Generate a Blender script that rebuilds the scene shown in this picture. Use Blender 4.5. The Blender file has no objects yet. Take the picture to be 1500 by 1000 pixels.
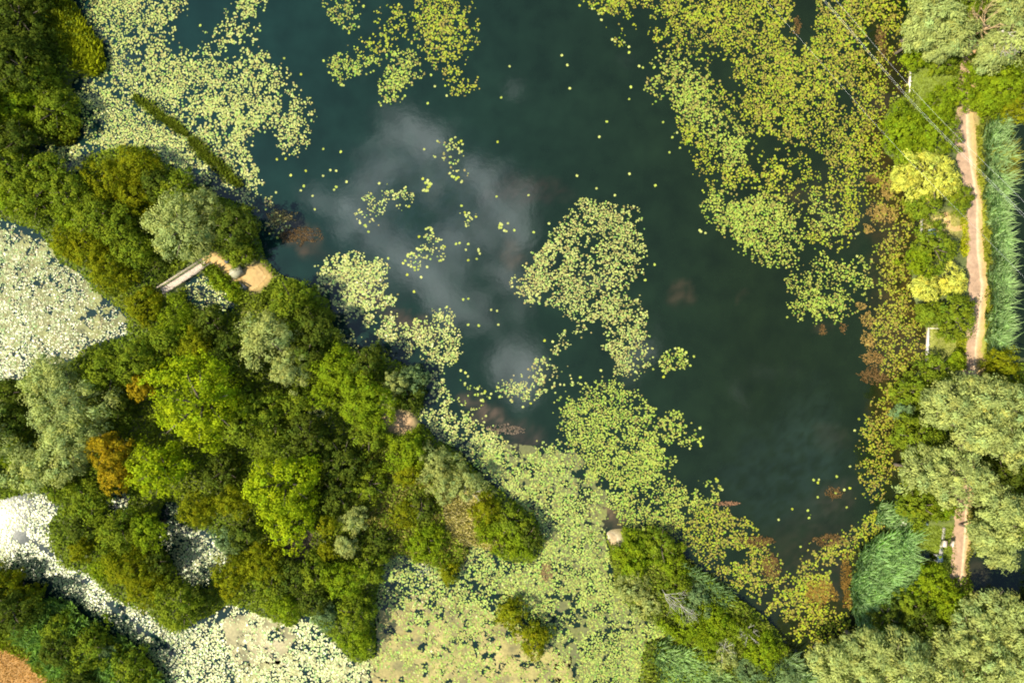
import bpy, math, random
import numpy as np
from mathutils import Vector

H = 100.0                      # drone height; at this height one photo pixel is 0.1 m of ground
rng = np.random.default_rng(7)
random.seed(7)
scene = bpy.context.scene
col = scene.collection

def wx(px, z=0.0): return (px - 750.0) / 10.0 * (H - z) / H
def wy(py, z=0.0): return (500.0 - py) / 10.0 * (H - z) / H

# ------------------------------------------------------------------ noise
def _hash(ix, iy, seed):
    h = (ix.astype(np.int64) * 374761393 + iy.astype(np.int64) * 668265263 + seed * 1442695041) & 0x7fffffff
    h = (h ^ (h >> 13)) * 1274126177 & 0x7fffffff
    h = (h ^ (h >> 16)) * 974634777 & 0x7fffffff
    return (h & 0xffffff) / float(0xffffff)
def vnoise(x, y, scale, seed=0):
    x = np.asarray(x, float) / scale; y = np.asarray(y, float) / scale
    ix = np.floor(x); iy = np.floor(y); fx = x - ix; fy = y - iy
    fx = fx * fx * (3 - 2 * fx); fy = fy * fy * (3 - 2 * fy)
    a = _hash(ix, iy, seed); b = _hash(ix + 1, iy, seed); c = _hash(ix, iy + 1, seed); d = _hash(ix + 1, iy + 1, seed)
    return (a * (1 - fx) + b * fx) * (1 - fy) + (c * (1 - fx) + d * fx) * fy
def fbm(x, y, scale, seed=0, oct=3):
    s = 0; w = 1; t = 0
    for k in range(oct):
        s = s + w * vnoise(x, y, scale / 2 ** k, seed + 17 * k); t += w; w *= .55
    return s / t

def inpoly(x, y, poly):
    x = np.asarray(x, float); y = np.asarray(y, float)
    res = np.zeros(x.shape, bool)
    n = len(poly)
    for i in range(n):
        x0, y0 = poly[i]; x1, y1 = poly[(i + 1) % n]
        if y0 == y1: continue
        c = ((y0 > y) != (y1 > y)) & (x < (x1 - x0) * (y - y0) / (y1 - y0) + x0)
        res ^= c
    return res

# raster in photo-pixel units, margin 140 px, cell 2 px
MG = 140; CE = 2.0
RX = int((1500 + 2 * MG) / CE); RY = int((1000 + 2 * MG) / CE)
gx, gy = np.meshgrid((np.arange(RX) + .5) * CE - MG, (np.arange(RY) + .5) * CE - MG)
def warp(x, y, a, s, seed):
    return x + (fbm(x, y, s, seed) - .5) * 2 * a, y + (fbm(x, y, s, seed + 5) - .5) * 2 * a
def sample(R, x, y):
    i = np.clip(((np.asarray(x) + MG) / CE).astype(int), 0, RX - 1)
    j = np.clip(((np.asarray(y) + MG) / CE).astype(int), 0, RY - 1)
    return R[j, i]
def blur(R, k):
    for _ in range(2):
        for ax in (0, 1):
            p = np.pad(R, [(k, k) if a == ax else (0, 0) for a in (0, 1)], mode='edge')
            c = np.cumsum(p, axis=ax)
            z = np.zeros_like(np.take(c, [0], axis=ax))
            c = np.concatenate([z, c], axis=ax)
            n = R.shape[ax]
            R = (np.take(c, np.arange(2 * k + 1, 2 * k + 1 + n), axis=ax) - np.take(c, np.arange(0, n), axis=ax)) / (2 * k + 1)
    return R
def raster(poly, a=7, s=26, seed=3, b=2):
    X, Y = warp(gx, gy, a, s, seed)
    m = inpoly(X, Y, poly).astype(float)
    return blur(m, b) if b else m

# ------------------------------------------------------------------ materials
def mat(name):
    m = bpy.data.materials.new(name); m.use_nodes = True
    nt = m.node_tree; nt.nodes.clear()
    out = nt.nodes.new('ShaderNodeOutputMaterial')
    return m, nt, out
def N(nt, t, **kw):
    n = nt.nodes.new(t)
    for k, v in kw.items(): setattr(n, k, v)
    return n
def colvar(nt, base, scale=1.5, lo=.8, hi=1.2, detail=3.0):
    """base colour socket multiplied by an object-space noise"""
    tc = N(nt, 'ShaderNodeTexCoord')
    no = N(nt, 'ShaderNodeTexNoise'); no.inputs['Scale'].default_value = scale; no.inputs['Detail'].default_value = detail
    nt.links.new(tc.outputs['Object'], no.inputs['Vector'])
    mr = N(nt, 'ShaderNodeMapRange'); mr.inputs[1].default_value = .3; mr.inputs[2].default_value = .7
    mr.inputs[3].default_value = lo; mr.inputs[4].default_value = hi
    nt.links.new(no.outputs['Fac'], mr.inputs[0])
    mx = N(nt, 'ShaderNodeVectorMath', operation='SCALE')
    if isinstance(base, tuple):
        mx.inputs[0].default_value = base
    else:
        nt.links.new(base, mx.inputs[0])
    nt.links.new(mr.outputs[0], mx.inputs['Scale'])
    return mx.outputs[0], no

def leaf_mat(name, transl=.36, gloss=.0):
    m, nt, out = mat(name)
    at = N(nt, 'ShaderNodeAttribute', attribute_name='Col')
    c, _ = colvar(nt, at.outputs['Color'], 1.1, .86, 1.14)
    d = N(nt, 'ShaderNodeBsdfDiffuse'); t = N(nt, 'ShaderNodeBsdfTranslucent')
    g = N(nt, 'ShaderNodeBsdfGlossy'); g.inputs['Roughness'].default_value = .5
    g.inputs['Color'].default_value = (.9, .95, 1, 1)
    nt.links.new(c, d.inputs['Color'])
    tw = N(nt, 'ShaderNodeVectorMath', operation='MULTIPLY'); tw.inputs[1].default_value = (1.15, 1.2, .55)
    nt.links.new(c, tw.inputs[0]); nt.links.new(tw.outputs[0], t.inputs['Color'])
    m1 = N(nt, 'ShaderNodeMixShader'); m1.inputs[0].default_value = transl
    nt.links.new(d.outputs[0], m1.inputs[1]); nt.links.new(t.outputs[0], m1.inputs[2])
    m2 = N(nt, 'ShaderNodeMixShader'); m2.inputs[0].default_value = gloss * .3
    nt.links.new(m1.outputs[0], m2.inputs[1]); nt.links.new(g.outputs[0], m2.inputs[2])
    nt.links.new(m2.outputs[0], out.inputs['Surface'])
    return m
M_leaf = leaf_mat('foliage')
M_reed = leaf_mat('reed_blades', .48, .04)
M_grass = leaf_mat('grass_blades', .3, .03)

def pad_mat():
    m, nt, out = mat('lily_leaf')
    at = N(nt, 'ShaderNodeAttribute', attribute_name='Col')
    c, _ = colvar(nt, at.outputs['Color'], 2.2, .85, 1.15)
    p = N(nt, 'ShaderNodeBsdfPrincipled')
    nt.links.new(c, p.inputs['Base Color'])
    p.inputs['Roughness'].default_value = PAD_ROUGH; p.inputs['IOR'].default_value = 1.45
    nt.links.new(p.outputs[0], out.inputs['Surface'])
    return m
PAD_ROUGH = .36
M_pad = pad_mat()

def simple(name, c, rough=.8, lo=.8, hi=1.2, scale=3, bump=0, attr=False, metal=0):
    m, nt, out = mat(name)
    if attr:
        at = N(nt, 'ShaderNodeAttribute', attribute_name='Col'); cs, no = colvar(nt, at.outputs['Color'], scale, lo, hi, 6)
    else:
        cs, no = colvar(nt, tuple(c), scale, lo, hi, 6)
    p = N(nt, 'ShaderNodeBsdfPrincipled'); nt.links.new(cs, p.inputs['Base Color'])
    p.inputs['Roughness'].default_value = rough; p.inputs['Metallic'].default_value = metal
    if bump:
        b = N(nt, 'ShaderNodeBump'); b.inputs['Strength'].default_value = bump; b.inputs['Distance'].default_value = .1
        nt.links.new(no.outputs['Fac'], b.inputs['Height']); nt.links.new(b.outputs[0], p.inputs['Normal'])
    nt.links.new(p.outputs[0], out.inputs['Surface'])
    return m
M_ground = simple('ground_soil', None, .95, .72, 1.28, 1.6, .5, attr=True)
M_path = simple('gravel_path', None, .95, .86, 1.14, 2.5, .4, attr=True)
M_bark = simple('bark', (.13, .10, .07), .9, .6, 1.4, 4, .6)
M_deadwood = simple('bleached_wood', (.50, .46, .40), .85, .7, 1.2, 4, .4)
M_tanwood = simple('dry_brown_wood', (.42, .29, .15), .85, .7, 1.2, 4, .4)
M_plank = simple('weathered_plank', (.62, .51, .41), .8, .7, 1.25, 5, .4)
M_pale = simple('pale_timber', (.72, .68, .58), .7, .85, 1.1, 5, .2)
M_dark = simple('dark_painted_wood', (.035, .045, .055), .5, .7, 1.4, 5, .2)
M_grey = simple('grey_canvas', (.30, .29, .19), .8, .85, 1.15, 5, .2)
M_bluegrey = simple('blue_grey_panel', (.33, .42, .46), .45, .85, 1.15, 5, .1)
M_conc = simple('pale_concrete', (.42, .40, .37), .85, .8, 1.15, 5, .3)
M_wire = simple('aluminium_wire', (.78, .79, .78), .45, .9, 1.1, 1, 0)
M_mat = simple('algae_scum', None, .75, .75, 1.2, 2.6, .3, attr=True)

WG = None
def water_mat():
    m, nt, out = mat('pond_water')
    at = N(nt, 'ShaderNodeAttribute', attribute_name='Col')
    c, _ = colvar(nt, at.outputs['Color'], .35, .85, 1.15)
    p = N(nt, 'ShaderNodeBsdfPrincipled'); nt.links.new(c, p.inputs['Base Color'])
    p.inputs['Roughness'].default_value = .045; p.inputs['IOR'].default_value = 1.40
    tc = N(nt, 'ShaderNodeTexCoord'); no = N(nt, 'ShaderNodeTexNoise'); no.inputs['Scale'].default_value = .9
    no.inputs['Detail'].default_value = 4
    nt.links.new(tc.outputs['Object'], no.inputs['Vector'])
    b = N(nt, 'ShaderNodeBump'); b.inputs['Strength'].default_value = .12; b.inputs['Distance'].default_value = .03
    nt.links.new(no.outputs['Fac'], b.inputs['Height']); nt.links.new(b.outputs[0], p.inputs['Normal'])
    nt.links.new(p.outputs[0], out.inputs['Surface'])
    return m
M_water = water_mat()

# ------------------------------------------------------------------ mesh helpers
def build(name, V, loops, starts, m, colors=None, smooth=False):
    me = bpy.data.meshes.new(name)
    V = np.asarray(V, np.float32); loops = np.asarray(loops, np.int32); starts = np.asarray(starts, np.int32)
    me.vertices.add(len(V)); me.vertices.foreach_set('co', V.ravel())
    me.loops.add(len(loops)); me.loops.foreach_set('vertex_index', loops)
    me.polygons.add(len(starts)); me.polygons.foreach_set('loop_start', starts)
    if smooth: me.polygons.foreach_set('use_smooth', np.ones(len(starts), bool))
    me.update(calc_edges=True)
    if colors is not None:
        a = me.color_attributes.new('Col', 'FLOAT_COLOR', 'POINT')
        C4 = np.ones((len(V), 4), np.float32); C4[:, :3] = colors
        a.data.foreach_set('color', C4.ravel())
    me.materials.append(m)
    return me
def link(name, me, parent=None):
    o = bpy.data.objects.new(name, me); col.objects.link(o)
    if parent: o.parent = parent
    return o
def tag(o, label=None, cat=None, group=None, kind=None):
    if label: o['label'] = label
    if cat: o['category'] = cat
    if group: o['group'] = group
    if kind: o['kind'] = kind
    return o
def thing(name, loc, label, cat, group=None, rz=0):
    o = bpy.data.objects.new(name, None); col.objects.link(o); o.location = loc; o.rotation_euler = (0, 0, rz)
    o.empty_display_size = .3
    return tag(o, label, cat, group)

def leaves(P, Nn, w, l, T=None):
    """rhomb leaves: P,Nn (n,3); w,l (n,)"""
    n = len(P)
    Nn = Nn / np.linalg.norm(Nn, axis=1, keepdims=True)
    if T is None: T = rng.normal(size=(n, 3))
    T = T - (T * Nn).sum(1, keepdims=True) * Nn
    T /= np.linalg.norm(T, axis=1, keepdims=True) + 1e-9
    B = np.cross(Nn, T)
    w = np.broadcast_to(w, (n,))[:, None]; l = np.broadcast_to(l, (n,))[:, None]
    V = np.stack([P - T * l * .5, P + B * w * .5 + T * l * .05, P + T * l * .5, P - B * w * .5 + T * l * .05], 1).reshape(-1, 3)
    return V, np.arange(4 * n), np.arange(n) * 4

class MB:
    """collects boxes and tapered tubes into one mesh"""
    def __init__(s): s.V = []; s.F = []
    def box(s, c, size, rz=0, tilt=None):
        b = len(s.V); cx, cy, cz = c; sx, sy, sz = size
        ca, sa = math.cos(rz), math.sin(rz)
        for i in (-.5, .5):
            for j in (-.5, .5):
                for k in (-.5, .5):
                    x, y, z = i * sx, j * sy, k * sz
                    if tilt: 
                        ct, st = math.cos(tilt), math.sin(tilt); x, z = x * ct + z * st, -x * st + z * ct
                    s.V.append((cx + x * ca - y * sa, cy + x * sa + y * ca, cz + z))
        for f in ((0, 1, 3, 2), (4, 6, 7, 5), (0, 4, 5, 1), (2, 3, 7, 6), (0, 2, 6, 4), (1, 5, 7, 3)):
            s.F.append([b + i for i in f])
        return s
    def tube(s, pts, rad, n=6):
        pts = [Vector(p) for p in pts]; base = len(s.V)
        for i, p in enumerate(pts):
            d = (pts[min(i + 1, len(pts) - 1)] - pts[max(i - 1, 0)]).normalized()
            u = d.cross(Vector((0, 0, 1)) if abs(d.z) < .9 else Vector((1, 0, 0))).normalized(); v = d.cross(u)
            for k in range(n):
                a = 2 * math.pi * k / n
                s.V.append(tuple(p + (u * math.cos(a) + v * math.sin(a)) * rad[i]))
        for i in range(len(pts) - 1):
            for k in range(n):
                a = base + i * n + k; b = base + i * n + (k + 1) % n
                s.F.append([a, b, b + n, a + n])
        s.F.append([base + k for k in range(n)][::-1]); s.F.append([base + (len(pts) - 1) * n + k for k in range(n)])
        return s
    def mesh(s, name, m, smooth=False):
        loops = []; st = []
        for f in s.F: st.append(len(loops)); loops += f
        return build(name, s.V, loops, st, m, smooth=smooth)
    def part(s, name, m, parent, smooth=False): return link(name, s.mesh(name, m, smooth), parent)

# ------------------------------------------------------------------ LAND
LAND = [
 [(-400,-400),(95,-400),(108,0),(120,30),(150,65),(157,100),(140,112),(112,112),(106,130),(116,150),(120,192),(108,214),(66,212),(60,204),(50,214),(66,232),(95,262),(120,258),(128,232),(170,218),(215,214),(240,240),(265,252),(285,275),(330,288),(368,308),(382,350),(390,382),(412,402),(455,420),(480,440),(492,490),(520,508),(560,520),(600,535),(622,560),(618,590),(614,616),(640,642),(680,662),(705,700),(740,722),(788,762),(796,800),(782,824),(745,822),(706,800),(690,792),(672,830),(640,828),(600,815),(572,806),(562,830),(552,870),(552,965),(520,968),(478,925),(452,898),(430,918),(380,898),(332,882),(302,905),(268,924),(236,916),(222,896),(184,884),(154,858),(128,838),(92,828),(78,800),(76,765),(90,745),(60,716),(0,732),(-400,760),(-400,572),(20,560),(60,540),(100,530),(130,510),(190,490),(188,466),(165,442),(120,405),(82,375),(65,345),(0,318),(-400,300)],
 [(878,778),(905,772),(985,785),(1005,820),(1060,858),(1120,900),(1160,955),(1200,1010),(1260,1400),(930,1400),(935,1000),(945,935),(1000,945),(985,920),(930,900),(905,870),(896,830),(893,800)],
 [(-400,820),(0,838),(30,858),(68,880),(132,922),(182,952),(222,1000),(240,1400),(-400,1400)],
 [(1335,-400),(1332,60),(1328,130),(1292,170),(1290,225),(1312,240),(1318,280),(1345,302),(1347,340),(1332,370),(1336,430),(1345,460),(1356,482),(1355,530),(1322,560),(1326,620),(1318,690),(1322,720),(1300,745),(1322,765),(1334,775),(1338,880),(1300,905),(1260,930),(1190,950),(1190,1400),(2000,1400),(2000,-400)],
]
WATERHOLES = [
 [(1415,818),(1440,806),(1500,800),(2000,800),(2000,888),(1500,888),(1422,872)],
 [(1478,165),(2000,165),(2000,522),(1482,522),(1484,400),(1480,300),(1478,230)],
 [(1334,808),(1350,805),(1370,810),(1370,820),(1350,820),(1336,817)],
 [(240,735),(262,730),(270,770),(310,775),(342,808),(302,862),(270,856),(255,820),(233,792)],
 [(155,716),(192,720),(190,752),(160,752)],
 [(272,412),(300,403),(335,425),(352,450),(310,466),(276,440)],
 [(440,565),(470,560),(480,610),(450,625)],
]
land = np.zeros_like(gx)
for i, p in enumerate(LAND): land = np.maximum(land, raster(p, 5, 20, 11 + i, 0))
for i, p in enumerate(WATERHOLES): land = land * (1 - raster(p, 3, 14, 31 + i, 0))
landS = blur(land, 3)
height = -1.2 + 1.75 * np.clip(landS * 1.25 - .12, 0, 1) + .25 * (fbm(gx, gy, 60, 5) - .5) * blur(land, 8)

# ground colour zones  (poly, colour)
GZ = [
 ([(1335,100),(1400,100),(1405,180),(1335,180)], (.17,.22,.03)),
 ([(1345,315),(1405,315),(1405,350),(1345,350)], (.28,.25,.06)),
 ([(1354,478),(1412,478),(1412,530),(1354,530)], (.22,.23,.045)),
 ([(1330,768),(1400,765),(1398,835),(1335,835)], (.17,.22,.025)),
 ([(1405,60),(1430,60),(1440,560),(1425,560),(1415,300)], (.33,.24,.09)),
 ([(1428,180),(1448,180),(1450,520),(1432,520)], (.26,.27,.04)),
 ([(300,372),(318,370),(352,400),(385,384),(402,408),(382,428),(355,420),(335,400)], (.44,.28,.10)),
 ([(560,605),(600,600),(614,618),(600,634),(565,630)], (.40,.26,.14)),
 ([(885,775),(905,772),(910,792),(902,805),(892,800)], (.55,.45,.30)),
 ([(870,740),(912,760),(908,780),(885,775)], (.33,.24,.10)),
 ([(-200,925),(20,935),(55,965),(90,1010),(110,1400),(-200,1400)], (.36,.20,.06)),
 ([(560,660),(700,690),(720,760),(690,850),(560,850),(545,750)], (.21,.20,.06)),
 ([(660,700),(720,730),(740,800),(690,810),(640,770)], (.40,.36,.13)),
 ([(380,745),(470,760),(460,830),(400,820)], (.07,.055,.03)),
]
G = np.empty(gx.shape + (3,)); G[:] = (.085, .105, .028)
for i, (p, c) in enumerate(GZ):
    m = raster(p, 5, 18, 60 + i, 2)[..., None]
    G = G * (1 - m) + np.array(c) * m
G *= (.8 + .4 * fbm(gx, gy, 14, 77))[..., None]

def axis(lo, hi, step, far):
    core = np.arange(lo, hi + step / 2, step)
    ext = np.array([3, 8, 20, 60, 160, 400, 900.])
    ext = ext[ext < far]
    return np.concatenate([(lo - ext[::-1]), core, (hi + ext)])
ax_ = axis(-86, 86, .4, 1000); ay_ = axis(-60, 60, .4, 1000)
X, Y = np.meshgrid(ax_, ay_)
pxX = X * 10 + 750; pyY = 500 - Y * 10
def bil(R, px, py):
    fx = np.clip((px + MG) / CE - .5, 0, RX - 1.001); fy = np.clip((py + MG) / CE - .5, 0, RY - 1.001)
    i = fx.astype(int); j = fy.astype(int); u = fx - i; v = fy - j
    if R.ndim == 3: u = u[..., None]; v = v[..., None]
    return (R[j, i] * (1 - u) + R[j, i + 1] * u) * (1 - v) + (R[j + 1, i] * (1 - u) + R[j + 1, i + 1] * u) * v
Z = bil(height, pxX, pyY); Cg = bil(G, pxX, pyY)
def gridmesh(name, X, Y, Z, m, C, smooth=True):
    ny, nx = X.shape
    V = np.stack([X.ravel(), Y.ravel(), Z.ravel()], 1)
    idx = np.arange(nx * ny).reshape(ny, nx)
    q = np.stack([idx[:-1, :-1], idx[:-1, 1:], idx[1:, 1:], idx[1:, :-1]], -1).reshape(-1, 4)
    return build(name, V, q.ravel(), np.arange(len(q)) * 4, m, C.reshape(-1, 3), smooth)
tag(link('ground', gridmesh('ground', X, Y, Z, M_ground, Cg)), kind='structure')

# ------------------------------------------------------------------ WATER
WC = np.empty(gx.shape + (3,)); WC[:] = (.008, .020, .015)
kx = np.clip((gx - 200) / 900, 0, 1)[..., None]; WC = np.array((.0045, .021, .018)) * (1 - kx) + np.array((.0075, .0145, .0045)) * kx  # water tint, bluer left to greener right, with the sky's reflection painted in
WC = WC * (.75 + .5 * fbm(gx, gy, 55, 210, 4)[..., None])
def wblob(cx, cy, rx, ry, c, a=1.0, rot=0):
    global WC
    xx, yy = warp(gx, gy, 16, 26, int(cx) % 97)
    dx = xx - cx; dy = yy - cy; cr, sr = math.cos(rot), math.sin(rot)
    u = (dx * cr + dy * sr) / rx; v = (-dx * sr + dy * cr) / ry
    m = np.clip(1.35 - np.sqrt(u * u + v * v), 0, 1); m = (m * m * (3 - 2 * m) * a)[..., None]
    st_ = np.clip((fbm(gx + .4 * gy, gy, 7, 201, 3) - .30) * 2.6, 0, 1)[..., None]
    m = m * .85 * (.25 + .95 * st_)
    m = np.clip(m, 0, 1)
    WC = WC * (1 - m) + np.array(c) * m
BR = (.050, .038, .022)
for b in [(1000,430,20,17,BR,.55),(750,376,17,17,BR,.6),(715,605,45,14,(.09,.065,.045),.8,.45),(435,345,48,20,(.075,.05,.03),.6,.75),
          (525,425,50,20,(.09,.065,.05),.6,.5),(600,475,50,16,(.07,.05,.035),.6,.5),(885,752,32,18,(.12,.085,.045),.9,.7),(770,640,30,20,(.06,.045,.035),.6),
          (1220,640,26,18,BR,.3),(1225,725,30,26,BR,.45),(1205,482,12,10,BR,.4),(1090,435,10,6,BR,.2),(1165,280,30,16,(.05,.035,.015),.5),
          (1190,640,50,80,(.016,.03,.018),.5),(1150,700,110,90,(.014,.027,.02),.5),(1200,850,90,110,(.022,.022,.010),.8),(1300,200,40,160,(.035,.024,.008),.8),
          (1320,480,45,220,(.045,.032,.008),.85),(1230,300,60,60,(.022,.024,.012),.6),(1430,840,25,20,(.06,.05,.03),.8),(620,300,150,110,(.013,.027,.027),.5),
          (770,280,60,22,(.04,.028,.022),.4),(340,620,120,80,(.02,.03,.02),.5)]:
    wblob(*b)
xs = np.arange(-100, 100.1, .5); ys = np.arange(-72, 72.1, .5)
XW, YW = np.meshgrid(np.concatenate([[-160], xs, [160]]), np.concatenate([[-130], ys, [130]]))
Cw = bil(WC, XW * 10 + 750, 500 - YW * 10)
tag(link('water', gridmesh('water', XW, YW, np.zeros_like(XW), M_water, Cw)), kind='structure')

# ------------------------------------------------------------------ PATHS
def ribbon(name, pts, m, cfun, z=.02, step=.25, nw=8, seed=1):
    P = np.array([(wx(a), wy(b), w) for a, b, w in pts]); V = []; C = []
    L = np.r_[0, np.cumsum(np.hypot(*np.diff(P[:, :2], axis=0).T))]
    t = np.arange(0, L[-1], step); x = np.interp(t, L, P[:, 0]); y = np.interp(t, L, P[:, 1]); w = np.interp(t, L, P[:, 2]) / 20
    for _ in range(6): 
        x[1:-1] = (x[:-2] + x[2:]) / 2; y[1:-1] = (y[:-2] + y[2:]) / 2
    tx = np.gradient(x); ty = np.gradient(y); ll = np.hypot(tx, ty); nx, ny = -ty / ll, tx / ll
    s = np.linspace(-1, 1, nw)
    e = 1 + .22 * (vnoise(t, t * 0, 1.2, seed) - .5) + .2 * (vnoise(t, t * 0, .4, seed + 1) - .5)
    XX = x[:, None] + nx[:, None] * (w * e)[:, None] * s; YY = y[:, None] + ny[:, None] * (w * e)[:, None] * s
    zg = bil(height, XX * 10 + 750, 500 - YY * 10)
    ZZ = np.maximum(zg, .25) + z - .06 * np.abs(s) ** 6
    C = cfun(s[None, :] + 0 * XX, XX, YY)
    return gridmesh(name, XX, YY, ZZ, m, C)
def track_col(s, x, y):
    base = np.array((.37, .245, .155)) * (.8 + .4 * fbm(x, y, .5, 29, 3))[..., None]; edge = np.array((.50, .35, .14)); mid = np.array((.66, .50, .32))
    k = np.clip((s - .25) * 2.2, 0, 1)[..., None]     # dry sandy strip on the outer side
    c = base * (1 - k) + edge * k
    st = np.exp(-((s - .28) / .10) ** 2)[..., None]
    c = c * (1 - st * .7) + np.array((.80, .62, .38)) * st * .7
    n = (.82 + .36 * fbm(x, y, 1.1, 9))[..., None]
    return c * n
pth = [(1408,-160,26),(1412,0,26),(1414,80,20),(1409,160,26),(1408,200,32),(1416,250,30),(1424,300,24),(1424,360,26),(1430,420,28),(1425,480,28),(1420,530,24),(1418,580,26),(1410,700,26),(1407,760,28),(1402,830,26),(1400,900,24),(1400,1160,24)]
tag(link('path', ribbon('path', pth, M_path, track_col, .09, .25, 14)), kind='structure')
def clay_col(s, x, y): return np.array((.50, .33, .13)) * (.75 + .5 * fbm(x, y, .9, 19))[..., None]
tag(link('clay_path', ribbon('clay_path', [(302,384,12),(312,376,12),(322,384,12),(334,396,14),(346,410,16),(352,420,10)], M_path, clay_col, .05, .2, 7, 5)), kind='structure')
tag(link('side_path', ribbon('side_path', [(1382,312,6),(1384,330,8),(1392,338,6),(1412,332,8)], M_path, clay_col, .06, .2, 6, 7)), kind='structure')

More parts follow.
